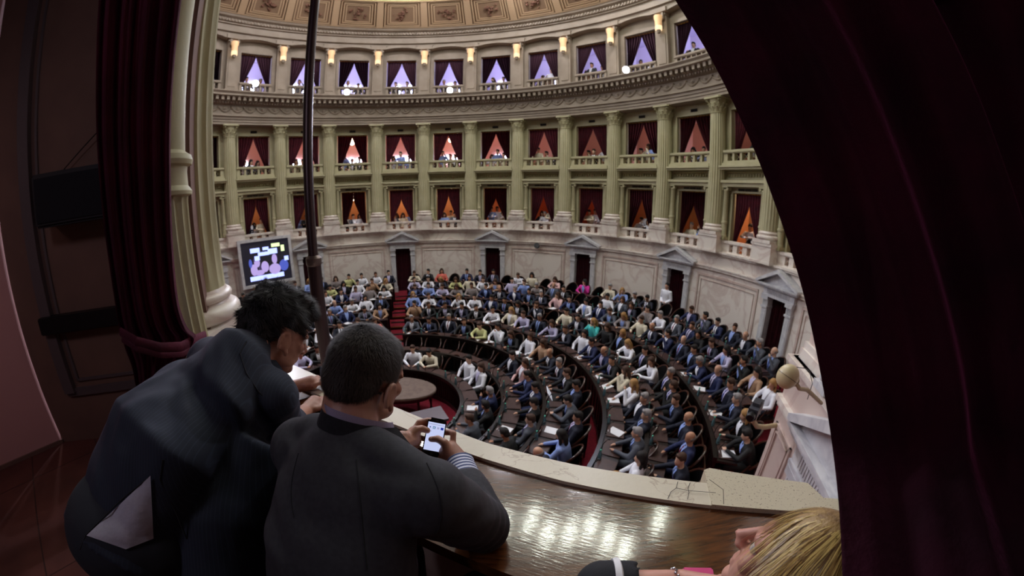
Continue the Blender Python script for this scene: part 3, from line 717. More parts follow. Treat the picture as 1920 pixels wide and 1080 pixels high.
FAB = {n_: M_(n_, c) for n_, c in {'navy': (20, 24, 44), 'bright navy': (24, 34, 76), 'black': (14, 14, 18), 'charcoal': (28, 29, 36), 'grey': (78, 82, 94), 'white': (240, 240, 250), 'cream': (222, 212, 190), 'yellow': (206, 206, 146), 'pink': (222, 182, 182), 'lilac': (190, 184, 216), 'light blue': (140, 162, 222), 'turquoise': (70, 190, 190), 'magenta': (220, 50, 160), 'coral': (220, 110, 96), 'tan': (176, 140, 112), 'floral grey': (140, 130, 130), 'dark red': (110, 20, 40), 'blue tie': (40, 60, 140)}.items()}
OUT = {'S': ('navy', 'navy suit', 1), 'N': ('bright navy', 'blue suit', 1), 'G': ('grey', 'grey suit', 1), 'D': ('black', 'black suit', 1), 'W': ('white', 'white shirt', 0), 'C': ('cream', 'cream jacket', 0), 'Y': ('yellow', 'pale yellow top', 0), 'P': ('pink', 'pink blouse', 0),
       'L': ('lilac', 'lilac shirt', 0), 'B': ('light blue', 'light blue shirt', 0), 'T': ('turquoise', 'turquoise top', 0), 'M': ('magenta', 'magenta top', 0), 'O': ('coral', 'coral top', 0), 'A': ('tan', 'tan top', 0), 'F': ('floral grey', 'patterned grey top', 0), 'K': ('black', 'black sleeveless top', 0)}
for F in FIG:
    for key, me in F.items(): me.materials.append(FAB['navy'])
def slot(o, m): o.material_slots[0].link = 'OBJECT'; o.material_slots[0].material = m
PLACED = {
7: [(2.15,'Yk'),(2.43,'Wk'),(2.68,'Wr'),(2.94,'Sk'),(3.27,'Cr'),(3.78,'Dk'),(4.18,'OR'),(4.45,'-'),(4.71,'Nk'),(4.93,'Sk'),(5.21,'Sk'),(5.64,'-'),(5.92,'Wr'),(6.3,'CK'),(6.5,'-'),(7.1,'PR'),(7.75,'MK'),(8.1,'-'),(9.4,'-'),(9.6,'-'),(9.8,'Nr'),(9.99,'Gk'),(10.28,'Nk'),(10.52,'Sr'),(10.81,'Sn'),(11.0,'Gg'),(11.33,'Gn'),(11.56,'Sk'),(11.88,'Dg')],
6: [(1.91,'Yk'),(2.34,'Wk'),(2.58,'Ar'),(3.86,'Lk'),(4.3,'Wk'),(4.73,'YR'),(5.21,'Cr'),(5.5,'Wr'),(5.74,'AR'),(6.1,'Lk'),(6.66,'Br'),(10.33,'Gg'),(10.65,'Nr'),(10.97,'KK'),(11.26,'Sr'),(11.72,'LK'),(12.1,'AK'),(12.34,'WL'),(12.71,'Dk')],
5: [(2.11,'Nk'),(2.52,'Lr'),(2.92,'WK'),(3.08,'Fk'),(4.03,'Nr'),(4.38,'Bk'),(4.96,'FR'),(5.2,'Fr'),(5.58,'Nk'),(5.9,'Sn'),(6.3,'Ng'),(6.6,'Sk'),(6.89,'Sg'),(7.34,'PR'),(7.66,'Nk'),(8.1,'WK'),(8.42,'Nk'),(9.03,'Gr'),(9.35,'FL'),(9.79,'Cr'),(10.16,'Sn'),(10.8,'Sn'),(11.18,'Sk'),(11.54,'Ng'),(11.89,'Nn'),(12.21,'Sr'),(12.52,'Sg'),(12.97,'DL'),(13.25,'Dk'),(13.64,'Nk')],
4: [(1.51,'Bn'),(1.85,'Wg'),(2.35,'WK'),(2.87,'Sk'),(3.15,'BL'),(4.05,'Wr'),(4.72,'Nk'),(5.34,'WL'),(5.81,'Wk'),(6.49,'Dk'),(7.6,'Sr'),(8.8,'Sk'),(9.24,'TL'),(9.94,'DL'),(10.26,'WL'),(10.6,'Dk'),(11.13,'WR'),(11.39,'Dg'),(11.93,'Dr'),(12.26,'Sr'),(12.78,'Sn'),(13.15,'Nn'),(13.54,'Sr'),(13.87,'KR')],
3: [(1.65,'Gg'),(2.23,'Gk'),(2.82,'AK'),(5.12,'Dk'),(6.02,'Dk'),(7.07,'CL'),(7.75,'Lr'),(8.25,'Sg'),(8.89,'Sr'),(9.2,'WK'),(9.7,'Nk'),(10.2,'Nn'),(10.81,'Dk'),(11.2,'CR'),(11.76,'WL'),(12.63,'Sg'),(13.07,'Sg'),(13.67,'Gg'),(14.29,'WK')],
2: [(1.63,'Sk'),(2.2,'AR'),(2.67,'OR'),(3.16,'Gg'),(4.5,'Sk'),(5.11,'Sg'),(6.48,'Yr'),(7.27,'Wk'),(8.16,'DR'),(9.06,'AR'),(9.95,'Sn'),(10.51,'Sg'),(11.11,'Dr'),(11.8,'Sk'),(12.42,'Gk'),(13.06,'Sk'),(13.7,'BK'),(14.3,'Sn')],
1: [(4.4,'-'),(5.3,'-'),(6.2,'-'),(7.1,'-'),(8.0,'-'),(8.8,'-'),(10.2,'PR'),(10.92,'Nk'),(12.04,'Nk'),(12.8,'Dk'),(13.61,'Gr'),(14.31,'Dk')],
0: [(-.59,'Sk'),(.4,'Dr'),(1.6,'Wk'),(4.72,'Wr'),(5.76,'Ck'),(7.0,'-'),(8.17,'Wk'),(9.26,'WR'),(10.4,'-'),(11.4,'Ng'),(12.74,'Dk'),(14.1,'Gr')]}
HN = {'k': 'dark-haired', 'r': 'brown-haired', 'g': 'grey-haired', 'l': 'fair-haired', 'n': 'balding'}
def person(M, code, pose, label, cat='person'):
    F = FIG[pose]; fc, fn, suit = OUT[code[0]]; hk = code[1]; long_ = hk.isupper()
    hc = hk.lower()
    o = obj('person', F['person'], None, None, M); slot(o, random.choice(SKINS))
    if code[0] != 'K' : j = obj('jacket' if suit else 'shirt', F['jacket'], None, o); slot(j, FAB[fc])
    else: j = obj('top', F['jacket'], None, o, Matrix.Translation((0, .0, .0))); slot(j, FAB[fc])
    t = obj('trousers', F['trousers'], None, o); slot(t, FAB[fc if suit else random.choice(('black', 'charcoal', 'navy'))])
    if suit or (long_ and random.random() < .3):
        s = obj('shirt_front', F['shirt_front'], None, o); slot(s, FAB[random.choice(('white', 'white', 'light blue', 'light blue', 'lilac'))])
        if suit and random.random() < .6 and not long_:
            s = obj('tie', F['tie'], None, o); slot(s, FAB[random.choice(('blue tie', 'blue tie', 'dark red', 'navy', 'black'))])
    h = obj('hair', F['long' if long_ else ('bald' if hk == 'n' else 'short')], None, o); slot(h, HAIRM[hc])
    tag(o, label, cat); return o
random.seed(21)
TAKEN = []
for r, (R, z, ka, kb) in ROWS.items():
    lf, rt = seats(r); stp = .64 / (R * DT)
    want = {}
    for k, c in PLACED[r]:
        best = min(lf + rt, key=lambda q: abs(q - k) + (9 if q in want else 0))
        want[best] = c
    for side, ks in (('left', lf), ('right', rt)):
        for i, k in enumerate(ks):
            loc = '%s seat %s of red stairs, %s' % (ORD[i], side, rowname(r))
            M = bay(k, R, z) @ Matrix.Rotation(random.uniform(-.15, .15), 4, 'Z')
            e = obj('armchair', FRM, CHAIRWOOD, None, bay(k, R + .06, z)); obj('seat', SEM, LEATHER, e); obj('backrest', BKM, LEATHER, e)
            tag(e, 'dark round-backed armchair, ' + loc, 'chair', 'armchairs of the hall')
            c = want.get(k)
            if c is None:
                q = random.random()
                c = '-' if q < .10 else random.choice('SSSSSNNDDDDDDGGGWWWWLBCAF') + random.choice('kkkkkrrrggnl' if random.random() < .7 else 'KRLR')
                if r in (0, 1) and side == 'right' and 3.9 < k < 9.5 and q < .75: c = '-'
            if c == '-': continue
            fc, fn, suit = OUT[c[0]]; hk = c[1]
            desc = ('long-haired' if hk.isupper() else HN[hk]) + ' person in ' + fn
            person(M @ Matrix.Translation((random.uniform(-.04, .04), random.uniform(-.03, .02), 0)), c, random.randrange(len(POSES)), desc + ', ' + loc)
            TAKEN.append((r, i, side, k, R, z))
# ---- things on the desks
bm = bmesh.new(); lathe(bm, [(.032, 0), (.034, .02), (.034, .13), (.02, .17), (.013, .19), (.013, .215)], 10); BOTM = mesh('bottle', bm)
bm = bmesh.new(); lathe(bm, [(.016, .213), (.016, .235)], 8); CAPM = mesh('cap', bm)
bm = bmesh.new(); box(bm, -.05, .05, -.04, .04, 0, .02); tube(bm, [(0, 0, .02), (0, .01, .15), (0, .08, .26)], .007, 5); ball(bm, (0, .10, .275), (.016, .03, .016), seg=8, rings=5); MICM = mesh('microphone', bm)
bm = bmesh.new(); box(bm, -.105, .105, -.15, .15, 0, .006); PAPM = mesh('papers', bm)
BOTT = mat('bottle plastic', srgb(120, 160, 170), .15); BOTT.node_tree.nodes['Principled BSDF'].inputs['Transmission Weight'].default_value = .6
CAPG = mat('green cap', srgb(90, 190, 160), .4); PAPW = mat('white paper', srgb(235, 235, 240), .8)
bx = obj('microphone', MICM, BLACK)
for r, i, side, k, R, z in TAKEN:
    loc = '%s seat %s of red stairs, %s' % (ORD[i], side, rowname(r))
    far = k < 8 and r > 3
    if not far or random.random() < .3:
        o = bx.copy(); COL.objects.link(o); o.matrix_local = bay(k + .12 / (R * DT), R - .61, z + .735) @ Matrix.Rotation(random.uniform(-.3, .3), 4, 'Z')
        tag(o, 'gooseneck microphone on the desk, ' + loc, 'microphone', 'desk microphones')
    q = random.random()
    if (k > 8 and q < .8) or q < .2:
        o = obj('water_bottle', BOTM, BOTT, None, bay(k - .2 / (R * DT), R - .58, z + .738)); obj('cap', CAPM, CAPG, o); tag(o, 'clear water bottle on the desk, ' + loc, 'bottle', 'water bottles')
    if random.random() < .32:
        o = obj('papers', PAPM, PAPW, None, bay(k + random.uniform(-.1, .1) / (R * DT), R - .42, z + .752) @ Matrix.Rotation(random.uniform(-.6, .6), 4, 'Z')); tag(o, 'white papers on the desk, ' + loc, 'papers', 'papers on the desks')
bpy.data.objects.remove(bx)

# ---- table of the stenographers in the centre and a low side desk
e = empty('centre_table', Matrix.Translation((-3.1, 8.35, -5.55)))
bm = bmesh.new(); lathe(bm, [(.95, .64), (1.0, .66), (1.0, .70), (.98, .72)], 40, Matrix.Diagonal((1.12, .62, 1, 1))); obj('table_top', bm, mat('taupe cloth top', srgb(112, 94, 84), .7, srgb(98, 80, 72), 8), e)
bm = bmesh.new(); lathe(bm, [(.92, .54), (.95, .64)], 40, Matrix.Diagonal((1.12, .62, 1, 1))); obj('apron', bm, OAK, e)
for a in range(6):
    x, y = .95 * cos(a * pi / 3 + .3), .5 * sin(a * pi / 3 + .3); bm = bmesh.new()
    lathe(bm, [(.03, 0), (.045, .06), (.025, .1), (.04, .3), (.03, .42), (.045, .55)], 10, Matrix.Translation((x, y, 0))); obj('leg', bm, OAK, e)
tag(e, 'oval brown centre table on turned legs on red carpet inside innermost desks', 'table')
e = empty('side_desk', Matrix.Translation((-2.05, 7.0, -5.55)) @ Matrix.Rotation(.5, 4, 'Z'))
bm = bmesh.new(); box(bm, -.55, .55, -.3, .3, .68, .74); obj('desk_top', bm, mat('grey desk glass', srgb(112, 104, 112), .25), e)
bm = bmesh.new(); box(bm, -.5, .5, -.25, .25, 0, .68); obj('desk_body', bm, OAK, e)
tag(e, 'low grey-topped desk below the oval centre table', 'desk')
# ---- open laptop and a white folder on the desks
def laptop(M, label, c):
    e = empty('laptop', M); bm = bmesh.new(); box(bm, -.17, .17, -.11, .11, 0, .018); obj('keyboard_base', bm, BLACK, e)
    bm = bmesh.new(); box(bm, -.17, .17, 0, .012, 0, .23, Matrix.Translation((0, -.11, .015)) @ Matrix.Rotation(.5, 4, 'X')); obj('lid', bm, c, e)
    return tag(e, label, 'laptop')
laptop(bay(11.8, 4.12, -5.22 + .745), 'white laptop lid open on the second last ring of desks', mat('white lid', srgb(225, 225, 235), .4, emit=(.8, .85, 1, 1), estr=.35))

# ================================================================ people in the gallery boxes
random.seed(77)
def boxfig(i):
    # one mesh, slots: skin, hair, top, trousers
    F = FIG[i]; return F
cnt = 0
for tier, n_, zf, r, hw, Zb in (('lower', 3, -1.93, 11.5, .42, -1.93), ('upper', 3, 1.02, 11.45, .55, .98), ('attic', 2, 4.95, 11.5, .55, 4.95)):
    for k in range(0, 12):
        nn = n_ if tier != 'attic' else (2 if k != 11 else 3)
        if tier == 'lower' and k in (5, 7, 9, 10, 11): nn = 3
        for j in range(nn):
            x = -hw + 2 * hw * (j + .5) / nn + random.uniform(-.06, .06)
            pal = {'attic': 'SDDGW', 'upper': 'SWDBCS', 'lower': 'WBSGDWC'}[tier]
            c = random.choice(pal) + random.choice('kkkrgKR')
            fc, fn, suit = OUT[c[0]]
            lab = '%s person in %s in the %s %s gallery box, %s from its left' % ('long-haired' if c[1].isupper() else HN[c[1]], fn, pos(k), tier, ORD[j])
            lab = lab.replace(' gallery', '')
            stand = .22 if (random.random() < .3) else random.uniform(-.03, .06)
            F = FIG[random.choice((0, 2, 3, 4))]
            o = obj('person', F['person'], None, None, bay(k + .5, r + random.uniform(-.12, .2), Zb + stand) @ Matrix.Translation((x, 0, 0)) @ Matrix.Rotation(random.uniform(-.4, .4), 4, 'Z')); slot(o, random.choice(SKINS))
            jj = obj('jacket' if suit else 'shirt', F['jacket'], None, o); slot(jj, FAB[fc])
            h = obj('hair', F['long' if c[1].isupper() else 'short'], None, o); slot(h, HAIRM[c[1].lower()])
            if suit: s = obj('shirt_front', F['shirt_front'], None, o); slot(s, FAB['white'])
            tag(o, lab, 'person'); cnt += 1
# usher standing in the fourth doorway right of the stairs
def fig_standing():
    body = bmesh.new(); sh = bmesh.new(); tr = bmesh.new()
    head(body, Vector((0, -.02, 1.62)), .2, .05); tube(body, [(0, 0, 1.42), (0, -.01, 1.56)], [.058, .053], 12)
    for b, g in ((body, -.012), (sh, .012)):
        tube(b, [(0, 0, .92), (0, 0, 1.1), (0, 0, 1.32), (0, 0, 1.42), (0, 0, 1.47)], [(.165 + g, .12 + g), (.15 + g, .11 + g), (.18 + g, .12 + g), (.15 + g, .09 + g), (.06 + g, .055 + g)], 16, up=Vector((0, 1, 0)))
    for sx in (-1, 1):
        S_ = Vector((sx * .18, 0, 1.39)); E = Vector((sx * .24, .02, 1.10)); A = Vector((sx * .12, -.15, 1.0))
        capsule(body, S_, E, .046, .036); capsule(body, E, A, .036, .026); ball(body, A + Vector((-sx * .05, -.03, 0)), (.045, .035, .025)); capsule(body, A, A + Vector((-sx * .09, -.03, -.03)), .016, .01)
        capsule(sh, S_, E, .066, .05); capsule(sh, E, A, .05, .04); ball(sh, S_, .07)
        for b, g in ((body, -.012), (tr, .01)):
            capsule(b, (sx * .09, 0, .9), (sx * .1, -.01, .48), .085 + g, .06 + g); capsule(b, (sx * .1, -.01, .48), (sx * .1, .02, .1), .058 + g, .045 + g)
        ball(body, (sx * .11, -.05, .045), (.045, .13, .045)); ball(tr, (sx * .11, -.05, .05), (.05, .135, .05))
    ball(tr, (0, 0, .93), (.17, .125, .09))
    h = bmesh.new(); ball(h, (0, .0, 1.665), (.082, .096, .086), ID, 16, 10); ball(h, (0, .04, 1.61), (.07, .06, .07))
    return remeshed('person', body, .016, 2), remeshed('shirt', sh, .018, 3), remeshed('trousers', tr, .02, 2), remeshed('hair', h, .012, 2)
pm, smh, tmh, hm = fig_standing()
o = obj('person', pm, SKINS[0], None, bay(9.33, 10.35, -4.66)); obj('shirt', smh, FAB['white'], o); obj('trousers', tmh, FAB['black'], o); obj('hair', hm, HAIRM['k'], o)
tag(o, 'person in white shirt standing in a podium doorway with dark red curtain', 'person')
# ================================================================ helpers: direction seen at a point of the 1920 x 1080 frame
def ray(x, y):
    u = x - 960; v = 540 - y; r = max(hypot(u, v), 1e-6); rn = r / FPX; t = rn * (1 - .046 * rn * rn); s = sin(t) / r
    return (_X * (u * s) + _Y * (v * s) + _fw * cos(t)).normalized()
def pd(x, y, d): return ray(x, y) * d
def pz(x, y, z): d = ray(x, y); return d * (z / d.z)
def plane(x, y, P, n_): d = ray(x, y); return d * (Vector(P).dot(n_) / d.dot(n_))
V = Vector
SH = -.745                                              # height of the box's shelf below the lens

# ================================================================ screen on the far wall
e = empty('video_screen', bay(.54, 10.25) @ Matrix.Translation((0, 0, -2.32)) @ Matrix.Rotation(radians(-3), 4, 'X'))
bm = bmesh.new(); w, h = 1.12, .93
for a in ((-w - .13, -w, -h - .13, h + .13), (w, w + .13, -h - .13, h + .13), (-w, w, h, h + .13), (-w, w, -h - .13, -h)): box(bm, a[0], a[1], -.08, .12, a[2], a[3])
obj('screen_frame', bm, GMARBLE, e)
bm = bmesh.new(); box(bm, -w, w, -.02, .1, -h, h); sc_ = obj('screen', bm, emitter('screen black', (.002, .002, .01, 1), 1), e)
def blob(nm, l, c, s):
    m = emitter(nm + ' glow', c, s)
    for i, q in enumerate(l):
        b = bmesh.new(); x, z, rx, rz = q[:4]; y = -.022 - .002 * i
        if len(q) == 5: hull(b, ID, *[(x + sx * rx, y - dy, z + sz * rz) for sx in (-1, 1) for sz in (-1, 1) for dy in (0, .002)])
        else: ball(b, (x, y, z), (rx, .004, rz), seg=16, rings=8)
        obj(nm, b, m, sc_)
blob('caption_bar', [(-.05, -.68, .80, .10, 1), (-.48, .55, .22, .10, 1), (.02, .58, .14, .07, 1), (-.1, .36, .26, .08, 1), (.33, .42, .22, .12, 1), (-.42, .2, .12, .1, 1), (.95, .02, .1, .1, 1)], (.35, .42, 1, 1), 2.4)
blob('caption_mark', [(.5, .68, .2, .08, 1), (.82, .5, .08, .14, 1)], (.8, 1, .5, 1), 1.5)
blob('speaker_picture', [(-.45, .0, .14, .2), (-.62, -.3, .16, .26), (-.1, -.22, .18, .25), (.38, .06, .13, .22), (.35, -.38, .28, .24), (-.4, -.45, .25, .12)], (.50, .38, .80, 1), 1.1)
blob('speaker_hair', [(-.47, .14, .15, .10), (.40, .20, .14, .09), (-.33, -.3, .06, .18), (.37, -.3, .05, .14)], (.05, .03, .12, 1), 1)
blob('blue_jacket', [(.8, -.28, .22, .26), (-.75, .0, .08, .2)], (.08, .12, .6, 1), 1)
tag(e, 'large wall screen showing two speakers with blue captions in a pale frame', 'screen')

# ================================================================ near columns on the left of our box
dup(cproto, Matrix.Translation((-2.50, 2.10, -.9)) @ Matrix.Rotation(.2, 4, 'Z') @ Matrix.Diagonal((1.05, 1.05, 1, 1)), 'huge near fluted column with pale moulded base beside the left curtain')
bm = bmesh.new(); lathe(bm, [(.15, -1.4), (.15, -1.2), (.122, -1.15), (.122, -.02), (.126, 0)], 72, flute=14, depth=.018, fr=(-1.3, -.0))
nc = obj('banded_column', bm, STUCCO, mw=Matrix.Translation((-1.94, 1.57, .12)))
bm = bmesh.new(); lathe(bm, [(.120, 0), (.145, .01), (.148, .03), (.135, .05), (.126, .06), (.122, .14), (.126, .17), (.152, .18), (.160, .205), (.150, .235), (.125, .25), (.115, .26)], 48); obj('column_ring', bm, STUCCO, nc)
bm = bmesh.new(); lathe(bm, [(.115, .26), (.112, 1.9)], 40); obj('upper_shaft', bm, STUCCO, nc)
tag(nc, 'slender near column, smooth above a double ring and fluted below, beside the left curtain', 'column')
bm = bmesh.new(); box(bm, -3.4, -2.5, .5, 1.25, -1.6, -1.2, RS); S('trim_16', bm, MARBLE)

# dark pole standing in front of the hall
P0 = pd(588, 0, 2.2)
bm = bmesh.new(); px_, py_ = -1.02, 1.70
lathe(bm, [(.037, -1.3), (.037, -.32), (.035, -.27), (.026, -.25), (.024, 2.4)], 20, Matrix.Translation((px_, py_, 0)))
pl_ = obj('pole', bm, mat('dark bronze', srgb(62, 46, 48), .35, metal=.5))
bm = bmesh.new(); lathe(bm, [(.037, -.04), (.042, -.03), (.042, 0), (.028, .015)], 20, Matrix.Translation((px_, py_, -.27))); obj('pole_collar', bm, mat('pole collar grey', srgb(110, 96, 92), .35, metal=.6), pl_)
tag(pl_, 'tall dark pole with a collar standing just beyond the marble coping', 'pole')

# ================================================================ parapet of our box
sf = -SH / .86
IN = [(-2.3, .87), (-1.556, .862), (-.865, .885), (-.51, .872), (-.204, .874), (.106, .889), (.415, .905), (.70, .918), (.9, .92)]
OUTL = [(-2.3, 1.0), (-1.738, .998), (-.955, .985), (-.528, .955), (-.2, .965), (.255, 1.0)]
def slab(bm, a, b, z0, z1):
    lo = [bm.verts.new(st(s * sf, t * sf, z0)) for s, t in a + b[::-1]]; hi = [bm.verts.new(st(s * sf, t * sf, z1)) for s, t in a + b[::-1]]
    bm.faces.new(lo); bm.faces.new(hi); n_ = len(lo)
    for i in range(n_): bm.faces.new((lo[i], lo[(i + 1) % n_], hi[(i + 1) % n_], hi[i]))
COPE = mat('cream coping marble', srgb(224, 214, 192), .32, srgb(190, 172, 150), 5, kind='vein', sharp=(0, .008), bump=.05, bscale=60)
SPECK = mat('speckled coping marble', srgb(214, 204, 178), .35, srgb(140, 122, 98), 190, sharp=(.62, .72), detail=2)
bm = bmesh.new(); slab(bm, [p for p in IN if p[0] <= .106] + [(.262, .897)], OUTL, SH - .09, SH + .008); S('trim_17', bm, COPE)
bm = bmesh.new(); slab(bm, [(.264, .897), (.415, .905), (.70, .918), (.9, .92)], [(.240, 1.06), (.26, 1.075), (.62, 1.055), (.66, .985), (.9, .98)], SH - .09, SH + .012); S('trim_18', bm, SPECK)
bm = bmesh.new()                                        # cracks
for l in ([(1330, 899), (1356, 918), (1357, 945)], [(1271, 903), (1268, 915), (1258, 922), (1252, 935)], [(1294, 905), (1290, 915), (1292, 923), (1289, 936)], [(1268, 915), (1292, 920), (1320, 922), (1342, 924)]):
    tube(bm, [pz(x, y, SH + .0122) for x, y in l], .0008, 4)
S('trim_19', bm, DARK)
bm = bmesh.new(); slab(bm, [(-2.3, .80), (.9, .86)], [(-2.3, .97), (.24, .93), (.9, .93)], -1.9, SH - .08); S('wall_parapet', bm, PMARBLE)
WOODV = mat('glossy varnished brown wood', srgb(104, 60, 30), .16, srgb(66, 34, 16), 9, kind='wood', stretch=(1.2, 14, 6), coat=.8)
_n = WOODV.node_tree; _b = _n.nodes['Principled BSDF']
_tc = _n.nodes.new('ShaderNodeTexCoord'); _mp = _n.nodes.new('ShaderNodeMapping'); _mp.vector_type = 'TEXTURE'; _mp.inputs['Scale'].default_value = (7, 1, 1); _mp.inputs['Rotation'].default_value = (0, 0, -.42)
_t1 = _n.nodes.new('ShaderNodeTexNoise'); _t1.inputs['Scale'].default_value = 190; _t1.inputs['Detail'].default_value = 4
_bp = _n.nodes.new('ShaderNodeBump'); _bp.inputs['Strength'].default_value = .5; _bp.inputs['Distance'].default_value = .0004
_n.links.new(_tc.outputs['Object'], _mp.inputs[0]); _n.links.new(_mp.outputs[0], _t1.inputs['Vector']); _n.links.new(_t1.outputs[0], _bp.inputs['Height']); _n.links.new(_bp.outputs[0], _b.inputs['Normal']); _n.links.new(_bp.outputs[0], _b.inputs['Coat Normal'])
bm = bmesh.new(); slab(bm, [(-2.1, .48), (-.9, .50), (-.2, .50), (.4, .56), (.9, .62)], [(-2.1, .872), (-1.556, .864), (-.865, .887), (-.51, .874), (-.204, .876), (.106, .891), (.415, .907), (.9, .922)], SH - .045, SH - .004)
bmesh.ops.bevel(bm, geom=[e_ for e_ in bm.edges if abs(e_.verts[0].co.z - e_.verts[1].co.z) < 1e-5 and e_.verts[0].co.z > SH - .01], offset=.003, segments=2, affect='EDGES')
tag(obj('shelf', bm, WOODV), 'wide glossy varnished brown wooden shelf along the marble coping', 'shelf')

# ================================================================ right return wall with a door, globe sconce and camera
q = Matrix.Translation(V((3.11, 3.04, 0))) @ Matrix(((-.34, .94, 0, 0), (-.94, -.34, 0, 0), (0, 0, 1, 0), (0, 0, 0, 1)))   # x towards us along the wall, y into the wall
bm = bmesh.new(); box(bm, 0, 1.02, 0, .4, -5.4, -1.5, q); box(bm, 2.02, 3.6, 0, .4, -5.4, -1.5, q); box(bm, 1.02, 2.02, 0, .4, -2.38, -1.5, q); box(bm, .0, .3, .4, 3, -5.4, -1.5, q)
S('wall_return', bm, PMARBLE)
bm = bmesh.new(); box(bm, .12, 3.6, .1, 1, -1.5, 3, q); S('wall_return_upper', bm, PMARBLE)
bm = bmesh.new()
box(bm, -.03, 3.6, -.06, .3, -1.56, -1.5, q); box(bm, -.015, 3.6, -.03, .2, -1.6, -1.56, q); box(bm, .05, 3.6, .05, .2, -1.5, -1.38, q); box(bm, .08, 3.6, .07, .2, -1.38, -1.3, q)
box(bm, -.04, .78, -.06, .1, -2.07, -2.0, q); box(bm, -.02, .78, -.03, .1, -2.13, -2.07, q)
S('trim_20', bm, MARBLE)
bm = bmesh.new()                                        # raised panel frame
for a in ((.10, .14, -4.6, -2.3), (.62, .66, -4.6, -2.3), (.10, .66, -2.34, -2.3), (.17, .185, -4.6, -2.38), (.575, .59, -4.6, -2.38), (.17, .59, -2.395, -2.38)): box(bm, a[0], a[1], -.025, .05, a[2], a[3], q)
S('trim_21', bm, PMARBLE)
door(8, q @ Matrix.Translation((1.50, -.02, .10)) @ Matrix.Diagonal((1, .5, 1, 1)), '', curtain=0)
bm = bmesh.new(); hull(bm, q, *[(x, y, z) for x in (.75, 1.0) for y in (-.08, .02) for z in (-1.49, -1.42)]); ball(bm, (.87, -.02, -1.3), (.05, .05, .07), q); ball(bm, (.87, -.02, -1.36), (.07, .07, .05), q)
S('trim_22', bm, GMARBLE)
gp = pd(1477, 706, 2.15)
bm = bmesh.new(); ball(bm, (0, 0, 0), (.068, .068, .075), seg=28, rings=18); gl = obj('globe_lamp', bm, mat('opal beige globe', srgb(206, 190, 150), .3, spec=.5), mw=Matrix.Translation(gp) @ Matrix.Rotation(.5, 4, 'Y') @ Matrix.Scale(.9, 4))
bm = bmesh.new(); lathe(bm, [(.022, .066), (.032, .07), (.032, .085), (.02, .1)], 16, Matrix.Rotation(pi / 2, 4, 'Y')); tube(bm, [(.09, 0, 0), (.17, .01, -.02), (.30, .05, .0), (.62, .12, -.02)], .014, 8); obj('arm', bm, mat('beige arm', srgb(176, 158, 124), .5), gl)
bm = bmesh.new(); tube(bm, [(0.02, 0, .074), (.10, .0, .10), (.2, .04, .10), (.32, .06, .05), (.4, .08, -.05)], .0025, 5); obj('wire', bm, BLACK, gl)
bm = bmesh.new(); bmesh.ops.create_cone(bm, cap_ends=False, segments=28, radius1=.0692, radius2=.0692, depth=.004); obj('seam', bm, mat('globe seam', srgb(120, 104, 80), .5), gl)
tag(gl, 'round opal globe lamp on an arm beside the right marble wall', 'lamp')
# remote video camera on a curved pole
cpz = pd(1418, 765, 4.1)
e = empty('video_camera', Matrix.Translation(cpz) @ Matrix.Rotation(.7, 4, 'Z') @ Matrix.Scale(.72, 4))
bm = bmesh.new(); box(bm, -.22, .16, -.07, .07, -.07, .08); box(bm, -.12, .05, -.05, .05, .08, .13); obj('camera_body', bm, mat('camera grey', srgb(60, 60, 68), .4), e)
bm = bmesh.new(); lathe(bm, [(.06, 0), (.065, .1), (.05, .12)], 16, Matrix.Translation((-.22, 0, 0)) @ Matrix.Rotation(-pi / 2, 4, 'Y')); obj('lens', bm, BLACK, e)
bm = bmesh.new()
for i in range(4): tube(bm, [V((.14, 0, 0)) + V((.12 * sin(t / 2) + .02 * i, .03 * i + .05 * cos(t), -.12 + .1 * cos(t * .9 + i))) for t in range(0, 9)], .006, 5)
obj('cables', bm, mat('grey cable', srgb(150, 150, 156), .5), e)
bm = bmesh.new(); tube(bm, [(.1, 0, -.12), (.12, 0, -.28), (.22, -.06, -.40), (.38, -.16, -.46), (.62, -.3, -.50)], .04, 12); obj('bracket_arm', bm, mat('beige painted tube', srgb(190, 168, 130), .4), e)
tag(e, 'grey video camera with looping cables on a beige bent arm', 'camera')

# ================================================================ our box: left walls, floor, back
BR = mat('brown painted wall', srgb(122, 92, 82), .8, srgb(112, 84, 76), 3, bump=.05)
PK = mat('pink painted wall', srgb(214, 160, 160), .8)
P1 = V((-3.53, 1.13, 0)); P2 = V((-2.15, 1.95, 0)); dW = (P2 - P1).normalized(); nW = V((dW.y, -dW.x, 0))     # nW towards us
WM = Matrix(((dW.x, nW.x, 0, P1.x), (dW.y, nW.y, 0, P1.y), (0, 0, 1, 0), (0, 0, 0, 1)))
FLZ = -1.55
bm = bmesh.new(); box(bm, 0, (P2 - P1).length, -.3, 0, FLZ, 3.2, WM); S('wall_left', bm, BR)
def onw(x, y):
    p = plane(x, y, P1, nW) - P1; return p.dot(dW), p.z
xl = (onw(45, 300)[0] + onw(60, 485)[0]) / 2
bm = bmesh.new(); zb_ = onw(127, 735)[1]
for a, b in ((0, .06), (.02, .09)): box(bm, xl - .02 + a * .5, xl + .07 + a * .5, 0, .02 + b * .3, zb_ + .05 * a, 3.2, WM)
box(bm, xl, 1.5, 0, .025, zb_ - .03, zb_ + .03, WM); box(bm, xl + .12, 1.5, 0, .015, zb_ + .08, zb_ + .10, WM); box(bm, xl + .12, xl + .14, 0, .015, zb_ + .08, 3, WM)
S('trim_23', bm, mat('dull grey moulding', srgb(92, 80, 84), .6))
a = onw(92, 332); b_ = onw(190, 415); zt = a[1]; zl = onw(105, 425)[1]
